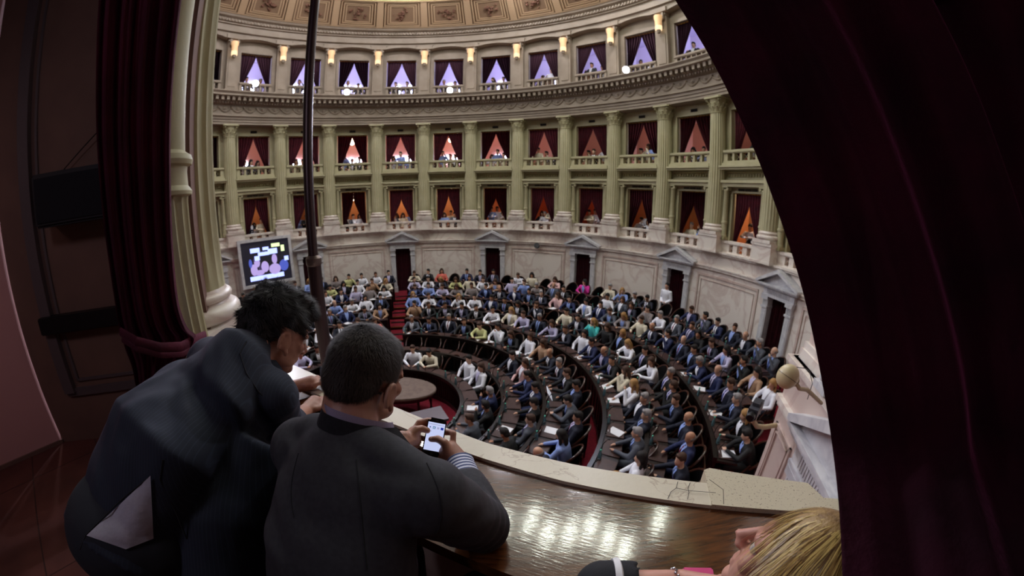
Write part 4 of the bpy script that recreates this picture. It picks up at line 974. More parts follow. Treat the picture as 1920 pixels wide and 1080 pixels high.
bm = bmesh.new(); box(bm, a[0], a[0] + .85, .0, .22, zl, zt, WM); bmesh.ops.bevel(bm, geom=bm.edges[:], offset=.015, segments=2, affect='EDGES'); sp = obj('loudspeaker', bm, mat('black cabinet', srgb(20, 20, 30), .6, bump=.1))
bm = bmesh.new(); box(bm, a[0] + .03, a[0] + .80, .22, .228, zl + .03, zt - .03, WM); obj('grille', bm, mat('speaker cloth', srgb(14, 14, 26), .9, bump=.5, bscale=300), sp)
bm = bmesh.new(); box(bm, a[0] - .05, a[0], .06, .14, (zl + zt) / 2 - .05, (zl + zt) / 2 + .05, WM); obj('bracket', bm, BLACK, sp)
bm = bmesh.new(); xx = a[0]; tube(bm, [WM @ V(p) for p in ((xl + .1, .03, zt + .02), (xx + .15, .04, zt + .02), (xx + .45, .05, zt + .24), (xx + .6, .05, zt + .2), (xx + .62, .06, zt))], .004, 5); obj('cable', bm, BLACK, sp)
tag(sp, 'black loudspeaker cabinet mounted on the brown wall left of the curtain', 'loudspeaker')
a = onw(83, 592); a2 = onw(97, 622)
bm = bmesh.new(); box(bm, a[0], a[0] + .8, .0, .10, a2[1], a[1], WM); bmesh.ops.bevel(bm, geom=bm.edges[:], offset=.008, segments=2, affect='EDGES'); tag(obj('wall_rail', bm, mat('black rail', srgb(16, 14, 20), .4)), 'flat black rail fixed across the brown wall below the loudspeaker', 'rail')
P0_ = V((-3.95, .2, 0)); dP = (P1 - P0_).normalized(); PM = Matrix(((dP.x, -dP.y, 0, P0_.x), (dP.y, dP.x, 0, P0_.y), (0, 0, 1, 0), (0, 0, 0, 1)))
bm = bmesh.new(); box(bm, -3, (P1 - P0_).length - .02, 0, .2, FLZ, 3.2, PM); S('wall_side_left', bm, PK)
bm = bmesh.new(); box(bm, -3, (P1 - P0_).length, -.015, 0, FLZ, FLZ + .03, PM); S('baseboard_left', bm, BR)
FL = mat('reddish stone floor', srgb(104, 56, 48), .9, srgb(80, 40, 35), 2.5)
bm = bmesh.new(); box(bm, -5, 1.9, -2.6, .75, FLZ - .2, FLZ, RS); S('floor_box', bm, FL)
bm = bmesh.new()
for s in range(-4, 2): box(bm, s * 1.1, s * 1.1 + .006, -2.6, .75, FLZ, FLZ + .001, RS)
for t in range(-5, 3): box(bm, -5, 1.9, t * .55 - .15, t * .55 - .142, FLZ, FLZ + .001, RS)
S('trim_24', bm, mat('floor joint', srgb(52, 28, 24), .8))
bm = bmesh.new(); box(bm, -5, 1.9, -2.8, -2.6, FLZ, 3.2, RS); box(bm, 1.75, 1.95, -2.6, 1.05, FLZ, 3.2, RS); S('wall_back', bm, BR)
bm = bmesh.new(); box(bm, -5, 1.95, -2.8, 1.0, 2.2, 2.4, RS); S('ceiling_box', bm, BR)
bm = bmesh.new(); box(bm, -5, 1.95, .95, 1.25, 1.95, 3.8, RS); S('wall_front_upper', bm, STUCCO)
area('box_fill', st(-.9, -1.3, 1.7), st(-1.0, .4, -.6), .5, 9.0, (.92, .84, 1))  # unseen fill added behind the lens to lift the bending man's shirt tail
area('corridor_lamp', (-3.1, -.9, 1.2), (-3.9, .6, -.4), .5, 1.5, (1, .68, .66), spread=110)

# ================================================================ curtains of our box
def near_curtain(nm, rows, width, folds, amp, label, seed, thick=.006, m=None):
    # rows: (left point, right point) from top to bottom in space; the cloth waves between them
    random.seed(seed); ph = random.uniform(0, 6)
    bm = bmesh.new(); NV = 60
    def lerp(u, v):
        t = v * (len(rows) - 1); i = min(int(t), len(rows) - 2); f = t - i
        c = []
        for s in (0, 1):
            p0 = rows[max(i - 1, 0)][s]; p1 = rows[i][s]; p2 = rows[i + 1][s]; p3 = rows[min(i + 2, len(rows) - 1)][s]
            c.append(.5 * ((2 * p1) + (p2 - p0) * f + (2 * p0 - 5 * p1 + 4 * p2 - p3) * f * f + (3 * p1 - p0 - 3 * p2 + p3) * f ** 3))
        return c
    def f(u, v):
        a, b = lerp(u, v); d = (b - a); n_ = d.cross(V((0, 0, 1))).normalized()
        w = sin(u * folds * 2 * pi + ph + .6 * sin(v * 3 + u * 5)) + .45 * sin(u * folds * 4.3 * pi + ph * 2 + v * 1.5)
        w = w * (1 - .25 * sin(u * 9 + v * 2)); 
        return a + d * u + n_ * (amp * w)
    grid(bm, f, width, NV); bmesh.ops.solidify(bm, geom=bm.faces[:], thickness=thick)
    return tag(obj(nm, bm, m or DARKV), label, 'curtain')
R_ = []
for x, y, d in ((1215, -90, .80), (1265, 0, .78), (1332, 110, .74), (1400, 250, .70), (1455, 390, .67), (1500, 530, .65), (1532, 670, .64), (1555, 800, .66), (1570, 920, .62), (1577, 1020, .59), (1580, 1110, .57), (1580, 1190, .56)):
    a = pd(x, y, d); R_.append((a, a + V((.98, -.78, 0))))
R_.insert(0, (R_[0][0] + V((-.12, .04, .55)), R_[0][1] + V((-.12, .04, .55)))); R_.insert(0, (R_[0][0] + V((-.12, .04, .9)), R_[0][1] + V((-.12, .04, .9))))
near_curtain('curtain', R_, 220, 6.5, .038, 'huge nearly black wine red velvet curtain filling the right edge', 4, m=DARKR)
L_ = []
for (xa, ya), (xb, yb), d in (((200, -120), (352, -120), 2.1), ((185, 0), (340, 0), 2.0), ((180, 120), (327, 120), 1.95), ((180, 230), (320, 250), 1.95), ((188, 360), (321, 360), 1.95), ((202, 480), (326, 480), 1.95), ((214, 560), (336, 570), 1.97), ((222, 610), (352, 615), 2.0), ((235, 655), (368, 632), 2.02), ((248, 690), (352, 662), 2.04), ((258, 740), (330, 730), 2.06), ((275, 800), (330, 800), 2.1)):
    L_.append((pd(xa, ya, d), pd(xb, yb, d * 1.0)))
L_.insert(0, (L_[0][0] + V((0, 0, .5)), L_[0][1] + V((0, 0, .5))))
near_curtain('curtain', L_, 120, 5, .026, 'dark wine red velvet curtain tied back beside the slender near column', 9)
bm = bmesh.new(); tb = [pd(x, y, d) for x, y, d in ((226, 622, 1.90), (255, 640, 1.84), (300, 652, 1.86), (340, 650, 1.92), (366, 636, 2.04), (385, 628, 2.2))]
tube(bm, tb, [(.008, .022)] * 6, 8); tube(bm, [p + V((0, 0, -.035)) for p in tb], [(.008, .014)] * 6, 8); tag(obj('curtain_tieback', bm, DARKV), 'dark red cloth tieback around the left curtain above the leaning person', 'tieback')

e = empty('wall_spotlight', bay(6.46, 10.55, -2.2)); b = bmesh.new(); lathe(b, [(.05, -.12), (.11, -.08), (.13, .06), (.10, .06)], 18, Matrix.Rotation(radians(70), 4, 'X')); obj('housing', b, BLACK, e)
b = bmesh.new(); tube(b, [(0, 0, -.05), (0, .1, -.12), (0, .2, -.12)], .018, 8); obj('bracket', b, BLACK, e); tag(e, 'small black spotlight on a bracket high on the marble podium wall', 'spotlight')
# ================================================================ three people in our box
SK1 = mat('man skin', srgb(186, 138, 116), .5, srgb(170, 118, 100), 9, bump=.15, bscale=180, bdist=.002)
SK1.node_tree.nodes['Principled BSDF'].inputs['Subsurface Weight'].default_value = .12; SK1.node_tree.nodes['Principled BSDF'].inputs['Subsurface Radius'].default_value = (.01, .004, .002)
def headM(c, az, pit, tilt=0, s=1.0):
    # face direction given as compass angle az (0 = +y, clockwise) and downward pitch
    return Matrix.Translation(c) @ Matrix.Rotation(pi - radians(az), 4, 'Z') @ Matrix.Rotation(tilt, 4, 'Y') @ Matrix.Rotation(pit, 4, 'X') @ Matrix.Scale(s, 4)
def face_head(bm, M, female=False):
    ball(bm, (0, .018, .035), (.074, .096, .086), M, 24, 16); ball(bm, (0, .05, .0), (.064, .066, .070), M, 20, 12)
    ball(bm, (0, -.035, -.03), (.058, .055, .078), M, 20, 12); ball(bm, (0, -.06, .032), (.054, .030, .030), M, 16, 10)
    for sx in (-1, 1):
        ball(bm, (sx * .036, -.062, -.018), (.024, .022, .022), M); ball(bm, (sx * .042, -.02, -.068), (.022, .045, .022), M)
        tube(bm, [M @ V(p) for p in ((sx * .012, -.088, .018), (sx * .034, -.084, .022), (sx * .052, -.066, .014))], [.008, .009, .006], 8)
        # ear: rim, bowl and lobe
        pts = [M @ V((sx * (.078 + .010 * sin(a * .5)), .012 - .020 * cos(a), -.022 + .030 * sin(a))) for a in [(-.6 + 4.6 * i / 12) for i in range(13)]]
        tube(bm, pts, [.0052] * 13, 8); ball(bm, (sx * .077, .008, -.020), (.009, .021, .029), M, 10, 8); ball(bm, (sx * .079, -.004, -.048), (.006, .009, .012), M, 10, 8)
    tube(bm, [M @ V(p) for p in ((0, -.088, .022), (0, -.100, -.002), (0, -.112, -.022), (0, -.104, -.032))], [.008, .010, .0125, .008], 10)
    for sx in (-1, 1): ball(bm, (sx * .011, -.100, -.028), (.009, .010, .007), M, 8, 6)
    ball(bm, (0, -.083, -.052), (.024, .011, .007), M, 12, 8); ball(bm, (0, -.081, -.062), (.021, .011, .008), M, 12, 8)
    ball(bm, (0, -.066, -.088), (.024, .020, .018), M, 14, 10); ball(bm, (0, -.03, -.088), (.040, .045, .022), M, 14, 10)
def eyes(M, parent):
    for sx in (-1, 1):
        b = bmesh.new(); ball(b, (sx * .031, -.074, .006), .0125, M, 14, 10); o = obj('eye', b, mat('eye white', srgb(226, 220, 216), .2), parent)
        b = bmesh.new(); ball(b, (sx * .031, -.0815, .006), .0062, M, 10, 8); obj('iris', b, mat('iris brown', srgb(50, 30, 20), .2), o)
def finger(bm, base, d, bend_axis, lens, bends, r):
    # chain of bones; each joint turns by a bend about the axis
    p = V(base); d = V(d).normalized(); rr = r
    for L, b in zip(lens, bends):
        d = (Matrix.Rotation(b, 3, bend_axis) @ d).normalized(); q2 = p + d * L
        capsule(bm, p, q2, rr, rr * .9, 10); rr *= .92; p = q2
    return p, d
def strands(name, surf, n, length, comb, width, m, parent, keep=None, lift=.35, seed=1, curl=0, seg=1):
    # fine hair: thin tapering blades rooted on the scalp surface
    random.seed(seed); surf.calc_loop_triangles(); T = [t for t in surf.loop_triangles]
    vs_ = surf.vertices; ar = [t.area for t in T]; bm = bmesh.new()
    for t in random.choices(T, ar, k=n):
        a, b, c = [vs_[i].co for i in t.vertices]; u, v = random.random(), random.random()
        if u + v > 1: u, v = 1 - u, 1 - v
        p = a + (b - a) * u + (c - a) * v
        if keep and not keep(p): continue
        nn = t.normal; cd_ = comb(p); d = (cd_ - nn * cd_.dot(nn)); d = (d.normalized() if d.length > 1e-5 else V((0, 0, 1)))
        d = (d + nn * lift + V([random.uniform(-.25, .25) for _ in range(3)])).normalized()
        s = d.cross(nn).normalized() * width; L = length * random.uniform(.6, 1.2)
        if seg == 1: bm.faces.new([bm.verts.new(q) for q in (p - s, p + s, p + d * L)])
        else:
            pr = None; pp = p.copy(); dd = d.copy()
            for i in range(seg + 1):
                w_ = 1 - (i / seg) ** 2
                q = (bm.verts.new(pp - s * w_), bm.verts.new(pp + s * w_))
                if pr: bm.faces.new((pr[0], pr[1], q[1], q[0]))
                pr = q; cdd = comb(pp); dd = (dd * .6 + cdd.normalized() * .4 + V([random.uniform(-curl, curl) for _ in range(3)])).normalized(); pp = pp + dd * (L / seg)
    me = bpy.data.meshes.new(name); bm.to_mesh(me); bm.free(); return obj(name, me, m, parent)

# ---------------------------------------------------------------- man with the phone
FA = radians(24); f_ = V((sin(FA), cos(FA), 0)); r_ = V((f_.y, -f_.x, 0)); UZ = V((0, 0, 1))
HC = pd(688, 709, .83); C7 = V((-.330, .575, -.445)); RS_ = V((-.150, .485, -.515)); LS_ = V((-.478, .60, -.535))
RE = pd(905, 985, .90); RW = pd(862, 868, 1.03); LE = V((-.50, .735, -.705)); LW = pd(738, 838, .99)
HIP = V((-.39, .29, -1.12)); WA = V((-.37, .36, -.90)); CH = V((-.340, .475, -.65))
PHb = pd(808, 857, 1.03); PHt = pd(821, 785, 1.075); pu = (PHt - PHb).normalized(); PC = (PHb + PHt) / 2
pv = (PC).normalized(); pr_ = pu.cross(-pv).normalized() * -1.0
if pr_.dot(_X) < 0: pr_ = -pr_
pn = pr_.cross(pu).normalized()
if pn.dot(PC) > 0: pn = -pn
body = bmesh.new()
HM = headM(HC, 20, .42, -.06, .925)
face_head(body, HM)
tube(body, [CH, C7 + V((0, 0, -.01)), HM @ V((0, .045, -.07)), HM @ V((0, .04, -.02))], [(.10, .09), (.066, .066), (.059, .060), (.060, .06)], 18)
tube(body, [HIP, WA, CH, C7 + V((0, 0, -.03))], [(.15, .11), (.145, .10), (.16, .10), (.08, .06)], 18, up=f_)
for S0, E0, W0 in ((RS_, RE, RW), (LS_, LE, LW)):
    capsule(body, S0, E0, .046, .038); capsule(body, E0, W0, .038, .026); ball(body, S0, .05)
for sx in (-1, 1):
    hp = HIP + r_ * (.09 * sx); kn = hp + f_ * .42 + UZ * .04 + r_ * .05 * sx; ft = kn + UZ * -.40 - f_ * .02; ft.z = FLZ + .08
    capsule(body, hp, kn, .085, .06); capsule(body, kn, ft, .055, .04); capsule(body, ft + f_ * .0 - UZ * .04, ft + f_ * .17 - UZ * .045, .038, .03)
def toph(a, b, c): return PC + pr_ * a + pu * b + pn * c   # phone frame: right, up, towards the viewer
def hand(bm, W0, palm, pr2, side):
    ball(bm, palm, .031, seg=14, rings=10); capsule(bm, W0, palm, .025, .029, 14)
# right hand: palm right-below of phone, thumb over the glass, fingers behind
pR = toph(.046, -.040, -.004)
capsule(body, RW, pR, .026, .030, 14); capsule(body, RW + (pR - RW) * .5 + pr_ * .012, pR + pr_ * .004 + pu * .012, .026, .026)
tb = [toph(.044, -.046, .014), toph(.030, -.022, .026), toph(.010, -.010, .018), toph(-.008, -.012, .011)]
for a, b, r1, r2 in zip(tb, tb[1:], (.0155, .0115, .0105), (.0125, .0105, .0085)): capsule(body, a, b, r1, r2, 12)
for i, (yy, rr) in enumerate(((.010, .0092), (-.010, .0095), (-.029, .0090), (-.046, .0080))):
    ch = [pR + pr_ * .010 + pu * (.022 - .018 * i), toph(.052, yy + .004, -.010), toph(.036, yy + .002, -.022), toph(.012, yy, -.020)]
    if i == 0: ch = [pR + pr_ * .008 + pu * .024, toph(.050, .020, .004), toph(.040, .030, -.014), toph(.012, .026, -.018)]
    for a, b in zip(ch, ch[1:]): capsule(body, a, b, rr * 1.05, rr * .95, 10)
# left hand: palm at the left, index stretched along the top edge, thumb on the left edge
pL = toph(-.062, -.020, -.006)
capsule(body, LW, pL, .026, .030, 14); ball(body, (pL + LW) / 2 + pu * .01, (.026, .024, .028)); capsule(body, pL, toph(-.058, .006, -.012), .026, .020)
tb = [toph(-.066, -.022, .014), toph(-.052, .004, .018), toph(-.038, .012, .016), toph(-.022, .012, .010)]
for a, b, r1, r2 in zip(tb, tb[1:], (.0150, .0115, .0105), (.0125, .0105, .0088)): capsule(body, a, b, r1, r2, 12)
for i, ch in enumerate(([toph(-.062, .012, -.014), toph(-.050, .040, -.010), toph(-.028, .052, -.012), toph(-.008, .056, -.014)],
                        [toph(-.064, .002, -.020), toph(-.052, .026, -.026), toph(-.028, .034, -.026), toph(-.006, .034, -.022)],
                        [toph(-.064, -.014, -.024), toph(-.048, .002, -.036), toph(-.022, .004, -.032), toph(-.004, .002, -.024)],
                        [toph(-.062, -.032, -.022), toph(-.046, -.024, -.036), toph(-.022, -.030, -.032), toph(-.006, -.034, -.022)])):
    for a, b in zip(ch, ch[1:]): capsule(body, a, b, .0098 - .0006 * i, .0088 - .0006 * i, 10)
bmesh.ops.triangulate(body, faces=body.faces[:])
bme = remeshed('person', body, .0036, 3, .45); man2 = obj('person', bme, SK1)
tag(man2, 'person with cropped hair in charcoal suit, leaning on the shelf and holding a phone', 'person'); eyes(HM, man2)
for nm, a, d in (('thumbnail', toph(-.006, -.012, .0185), pn), ('thumbnail', toph(-.024, .014, .0175), pn)):
    b = bmesh.new(); ball(b, a, (.0055, .0062, .0016), ID, 10, 8); 
    M = Matrix((( pr_.x, pu.x, pn.x, a.x), (pr_.y, pu.y, pn.y, a.y), (pr_.z, pu.z, pn.z, a.z), (0, 0, 0, 1)))
    b.free(); b = bmesh.new(); ball(b, (0, 0, 0), (.0068, .0052, .0014), M, 10, 8); obj(nm, b, mat('nail', srgb(214, 170, 156), .3), man2)
# hair
b = bmesh.new(); ball(b, (0, .020, .038), (.0775, .100, .090), HM, 28, 18); ball(b, (0, .054, .004), (.0685, .0705, .074), HM, 24, 14); ball(b, (0, -.045, .070), (.055, .035, .04), HM)
hm_ = remeshed('hair', b, .006, 2)
HI = HM.inverted()
def haircut(p):
    q2 = HI @ p
    return not (q2.y < .01 and q2.z < .0) and q2.z > -.062 + max(0, -.02 - q2.y) * 2 and not (q2.y < -.055 and q2.z < .062) and not (abs(q2.x) > .062 and q2.y < .035 and q2.z < .014)
bmh = bmesh.new(); bmh.from_mesh(hm_); bmesh.ops.delete(bmh, geom=[f for f in bmh.faces if not haircut(f.calc_center_median())], context='FACES'); bmh.to_mesh(hm_); bmh.free()
HB = mat('short dark brown hair', srgb(32, 24, 21), .75, srgb(24, 18, 16), 60, bump=.5, bscale=400, bdist=.002)
ho = obj('hair', hm_, HB, man2)
cr = HM @ V((.0, .04, .125))
strands('hair_strands', hm_, 26000, .011, lambda p: (p - cr) * 1.0 + V((0, 0, -.02)), .00045, mat('cropped hair strands', srgb(54, 42, 36), .65), ho, haircut, .45, 3)

# jacket
WOOL = mat('charcoal wool', srgb(54, 54, 60), .85, srgb(46, 46, 52), 90, bump=.25, bscale=900, bdist=.001, sheen=.12)
def folds(base, sets):
    # shallow creases: (centre, direction across the crease, spacing, depth, reach)
    def g(p):
        v = base * noise.noise(p * 9)
        for c, d, sp, dep, rc in sets:
            q2 = p - c; w = math.exp(-(q2.length / rc) ** 2)
            if w > .02: v += dep * w * sin(2 * pi * q2.dot(d) / sp + 2.2 * noise.noise(p * 11))
        return v
    return g
jb = bmesh.new()
def sl(b, S0, E0, W0, r0, r1, r2, cut=1.0):
    ball(b, S0, r0, seg=20, rings=14); tube(b, [S0, S0 + (E0 - S0) * .5, E0], [r0 * .98, (r0 + r1) / 2, r1], 20); ball(b, E0, r1, seg=18, rings=12); tube(b, [E0, E0 + (W0 - E0) * .5, E0 + (W0 - E0) * cut], [r1, (r1 + r2) / 2, r2], 20)
BK = -f_
tube(jb, [HIP + BK * -.02 - UZ * .10, HIP + UZ * .06, WA + BK * .015, CH + BK * .035, C7 + BK * .025 + UZ * -.06, C7 + UZ * .01],
     [(.195, .165), (.185, .155), (.175, .145), (.19, .130), (.165, .10), (.070, .064)], 32, up=f_)
sl(jb, RS_, RE, RW, .076, .064, .048, .72); sl(jb, LS_, LE, LW, .076, .064, .050, .72)
tube(jb, [LS_ + BK * .01, C7 + BK * .03 - UZ * .075, RS_ + BK * .01], [.074, .085, .074], 20)
tube(jb, [LS_ + UZ * .032, LS_ * .6 + C7 * .4 + UZ * .022, C7 + UZ * -.02 + BK * .012, RS_ * .6 + C7 * .4 + UZ * .022, RS_ + UZ * .032], [.046, .05, .066, .05, .046], 20)

jm = remeshed('jacket', jb, .0065, 10, .5, folds(.004, [
    (RE, (RE - RS_).normalized(), .035, .0035, .09), (RS_ + (RE - RS_) * .35, V((.5, .2, .8)).normalized(), .045, .003, .09),
    (LS_ + V((.05, -.05, .0)), V((.7, .2, .6)).normalized(), .05, .003, .08), (CH + BK * .12, V((.2, .1, 1)).normalized(), .085, .0028, .20), (LS_ + V((.06, -.10, -.12)), V((.3, 0, .9)).normalized(), .04, .0022, .10)]))
jo = obj('jacket', jm, WOOL, man2)
def collar(parent, C, fwd, rx, ry, h, z0, tk, m, nm, a0=-.15, a1=1.15, tilt=.25, drop=.03):
    # band wrapped round the back of the neck, falling towards the front
    rt = V((fwd.y, -fwd.x, 0)); b = bmesh.new()
    def f(u, v):
        a = pi * (a0 + (a1 - a0) * u); q2 = C + rt * (rx * cos(a) * (1 + tilt * (1 - v))) - fwd * (ry * sin(a) * (1 + tilt * (1 - v)) - .0) + UZ * (z0 + h * v - drop * (1 - sin(a)) * 1.6)
        return q2
    grid(b, f, 36, 5); bmesh.ops.solidify(b, geom=b.faces[:], thickness=tk); return obj(nm, b, m, parent)
collar(jo, C7 + f_ * .040, f_, .074, .078, .058, .004, .006, WOOL, 'collar', tilt=.42)
STR = mat('blue striped shirt', srgb(214, 218, 236), .7, srgb(58, 72, 124), 28, kind='stripe', sharp=(.5, .56), bump=.1, bscale=200)
STR.node_tree.nodes['Wave Texture'].wave_type = 'BANDS'
LAV = mat('lavender collar', srgb(206, 196, 224), .7)
collar(jo, C7 + f_ * .041, f_, .067, .070, .058, .015, .003, LAV, 'shirt_collar', tilt=.12)
SEAM = mat('charcoal seam', srgb(36, 36, 41), .9)
def onm(o, x, y, dd=.0006):
    d = ray(x, y); ok, loc, nn, idx = o.ray_cast(V((0, 0, 0)), d); return (loc + nn * dd) if ok else None
for l in ([(800 + 28 * sin(pi * t / 12), 868 + 14.5 * t) for t in range(13)], [(668 + 1.5 * t, 862 + 16 * t) for t in range(14)], [(560 - 14 * sin(pi * t / 10), 850 + 15 * t) for t in range(9)]):
    q2 = [onm(jo, x, y) for x, y in l]; q2 = [p for p in q2 if p]
    if len(q2) > 2: b = bmesh.new(); tube(b, q2, .0011, 5); obj('seam', b, SEAM, jo)
def cuff(E0, W0, t0, t1, r, nm):
    d = (W0 - E0).normalized(); M = Matrix.Translation(E0) @ d.to_track_quat('Z', 'Y').to_matrix().to_4x4(); L = (W0 - E0).length
    o = bmesh.new(); rings = [(r * 1.12, L * t0), (r * 1.1, L * (t0 + (t1 - t0) * .4)), (r * 1.04, L * (t0 + (t1 - t0) * .8)), (r * 1.06, L * t1), (r * .98, L * t1), (r * .9, L * t0)]
    lathe(o, rings, 28); c = obj(nm, o, STR, man2, M); return c
cuff(RE, RW, .62, 1.0, .037, 'shirt_cuff'); cuff(LE, LW, .62, 1.0, .036, 'shirt_cuff')
for m in (STR,):
    mp = m.node_tree.nodes.new('ShaderNodeMapping'); mp.inputs['Rotation'].default_value = (0, radians(90), 0); tc = m.node_tree.nodes['Texture Coordinate']; m.node_tree.links.new(tc.outputs['Object'], mp.inputs[0]); m.node_tree.links.new(mp.outputs[0], m.node_tree.nodes['Wave Texture'].inputs['Vector'])
tr = bmesh.new(); ball(tr, HIP, (.185, .16, .13))
for sx in (-1, 1):
    hp = HIP + r_ * (.09 * sx); kn = hp + f_ * .42 + UZ * .04 + r_ * .05 * sx; ft = kn + UZ * -.40 - f_ * .02; ft.z = FLZ + .08
    capsule(tr, hp, kn, .10, .075); capsule(tr, kn, ft, .072, .055)
obj('trousers', remeshed('trousers', tr, .016, 4), WOOL, man2)
for sx in (-1, 1):
    b = bmesh.new(); hp = HIP + r_ * (.09 * sx); ft = hp + f_ * .40 + r_ * .05 * sx; ft.z = FLZ + .04; capsule(b, ft - f_ * .03, ft + f_ * .16, .045, .038); obj('shoe', b, BLACK, man2)
# phone
PM_ = Matrix(((pr_.x, pu.x, pn.x, PC.x), (pr_.y, pu.y, pn.y, PC.y), (pr_.z, pu.z, pn.z, PC.z), (0, 0, 0, 1)))
b = bmesh.new(); box(b, -.0265, .0265, -.058, .058, -.0045, .0045)
bmesh.ops.bevel(b, geom=[e_ for e_ in b.edges if abs(e_.verts[0].co.z - e_.verts[1].co.z) > .005], offset=.008, segments=5, affect='EDGES'); bmesh.ops.bevel(b, geom=[e_ for e_ in b.edges if abs(e_.verts[0].co.z - e_.verts[1].co.z) < 1e-5], offset=.001, segments=2, affect='EDGES')
ph = obj('phone', b, mat('black phone', srgb(16, 16, 18), .2, spec=.6), None, PM_); tag(ph, 'small black phone with a glowing pale screen held in both hands', 'phone')
b = bmesh.new(); box(b, -.0238, .0238, -.042, .043, .0045, .0049); sc2 = obj('screen', b, emitter('phone glow', (.62, .68, 1, 1), .95), ph)
b = bmesh.new(); box(b, -.022, .022, .0365, .0372, .0049, .0051); obj('status_bar', b, emitter('phone grey', (.3, .32, .5, 1), .4), sc2)
for nm, x, w, c in (('star_icon', -.0165, .0022, (.02, .06, .4, 1)), ('blue_icon', -.0055, .0036, (.03, .22, .5, 1)), ('pale_icon', .0058, .0030, (.55, .56, .9, 1)), ('navy_icon', .0168, .0038, (.01, .04, .45, 1))):
    b = bmesh.new()
    if nm == 'star_icon': lathe(b, [(.0022, 0), (.0022, .0002)], 5, Matrix.Translation((x, .027, .0049)))
    else: box(b, x - w, x + w, .027 - w, .027 + w, .0049, .0051)
    obj(nm, b, emitter(nm, c, .7), sc2)
b = bmesh.new(); box(b, -.0075, -.0045, .0255, .0285, .0051, .0053); box(b, -.0058, -.0038, .0248, .0262, .0051, .0053); obj('icon_mark', b, emitter('mark white', (.8, .85, 1, 1), .9), sc2)
b = bmesh.new(); box(b, .0135, .0185, -.004, .001, .0049, .0051); obj('small_icon', b, emitter('small icon', (.35, .4, .8, 1), .6), sc2)
b = bmesh.new(); box(b, -.016, -.011, .0145, .016, .0049, .0051); obj('text_mark', b, emitter('text mark', (.4, .42, .7, 1), .6), sc2)
b = bmesh.new(); lathe(b, [(.0045, 0), (.0045, .0003)], 20, Matrix.Translation((0, -.050, .0045))); obj('home_button', b, mat('button', srgb(30, 30, 34), .3), ph)
b = bmesh.new(); box(b, -.005, .005, .050, .0508, .0045, .0048); obj('ear_slot', b, mat('slot', srgb(60, 60, 66), .3), ph)

# ---------------------------------------------------------------- man bending over at the left
FA = radians(16); f1 = V((sin(FA), cos(FA), 0)); r1 = V((f1.y, -f1.x, 0))
H1 = pd(520, 626, 1.19); N1 = pd(462, 652, 1.12); R1 = pd(508, 742, 1.08); L1 = V((-.96, .84, -.46)); HP1 = V((-.93, .37, -.66)); MB = V((-.86, .60, -.50)); 
E1 = pd(528, 812, 1.24); W1 = pd(572, 772, 1.46); E2 = V((-1.02, 1.02, -.70)); W2 = V((-.88, 1.16, -.705))
h1M = headM(H1, 27, .62, .10, .99)
b = bmesh.new(); face_head(b, h1M)
tube(b, [N1, h1M @ V((0, .05, -.08)), h1M @ V((0, .035, -.02))], [(.07, .065), (.062, .062), (.06, .06)], 18)
tube(b, [HP1, MB, N1 - V((0, .05, .05)), N1], [(.14, .11), (.13, .09), (.10, .055), (.06, .055)], 18)
for S0, E0, W0 in ((R1, E1, W1), (L1, E2, W2)):
    capsule(b, S0, E0, .05, .040); capsule(b, E0, W0, .042, .029, 16)
# right hand resting, fingers curled; left hand likewise
for W0, d0, sgn in ((W1, (pd(603, 744, 1.56) - W1).normalized(), -1), (W2, V((.75, .6, 0)).normalized(), 1)):
    K = W0 + d0 * .075; capsule(b, W0, K, .027, .031, 14); sd = d0.cross(UZ).normalized()
    ball(b, W0 + d0 * .05 + UZ * .004, (.036, .036, .020))
    for i in range(4):
        p0 = K + sd * (.030 - .020 * i); p1_ = p0 + d0 * (.040 - .003 * abs(i - 1)) + UZ * .004; p2_ = p1_ + d0 * .018 - UZ * .020; p3_ = p2_ - d0 * .010 - UZ * .014
        for a, c in ((p0, p1_), (p1_, p2_), (p2_, p3_)): capsule(b, a, c, .0098, .0088, 10)
    t0 = W0 + d0 * .03 + sd * (sgn * -.026); t1 = t0 + d0 * .035 + sd * (sgn * -.018) - UZ * .006; t2 = t1 + d0 * .03 + sd * (sgn * .004)
    capsule(b, t0, t1, .0135, .0115, 10); capsule(b, t1, t2, .0112, .0095, 10)
for sx in (-1, 1):
    hp = HP1 + r1 * (.09 * sx); kn = hp + f1 * .12 + V((0, 0, -.45)); ft = kn + V((0, -.06, 0)); ft.z = FLZ + .09
    capsule(b, hp, kn, .09, .062); capsule(b, kn, ft, .06, .043); capsule(b, ft - UZ * .05, ft + f1 * .17 - UZ * .052, .036, .030)
man1 = obj('person', remeshed('person', b, .0045, 3, .45), mat('tan skin', srgb(178, 128, 106), .5, srgb(160, 108, 90), 9, bump=.12, bscale=160, bdist=.002))
tag(man1, 'person with thick dark hair in navy pinstripe jacket, bending forward, white shirt tail showing', 'person'); eyes(h1M, man1)
# thick wavy hair
b = bmesh.new()
for c, s in (((0, .022, .052), (.088, .108, .096)), ((0, .068, .0), (.074, .062, .082)), ((0, -.045, .098), (.066, .052, .042)), ((.02, .0, .125), (.05, .06, .03)), ((.0, .10, .04), (.05, .03, .05))): ball(b, c, s, h1M, 24, 16)
hh = remeshed('hair', b, .0055, 3, .5, lambda p: .0035 * noise.noise(p * 26) + .003 * noise.noise(p * 60))
I1 = h1M.inverted()
def cut1(p):
    q2 = I1 @ p
    return q2.z > -.082 and not (q2.y < .012 and q2.z < .020) and not (q2.y < -.07 and q2.z < .058) and not (abs(q2.x) > .055 and -.03 < q2.y < .036 and q2.z < .022)
bmh = bmesh.new(); bmh.from_mesh(hh); bmesh.ops.delete(bmh, geom=[f for f in bmh.faces if not cut1(f.calc_center_median())], context='FACES'); bmh.to_mesh(hh); bmh.free()
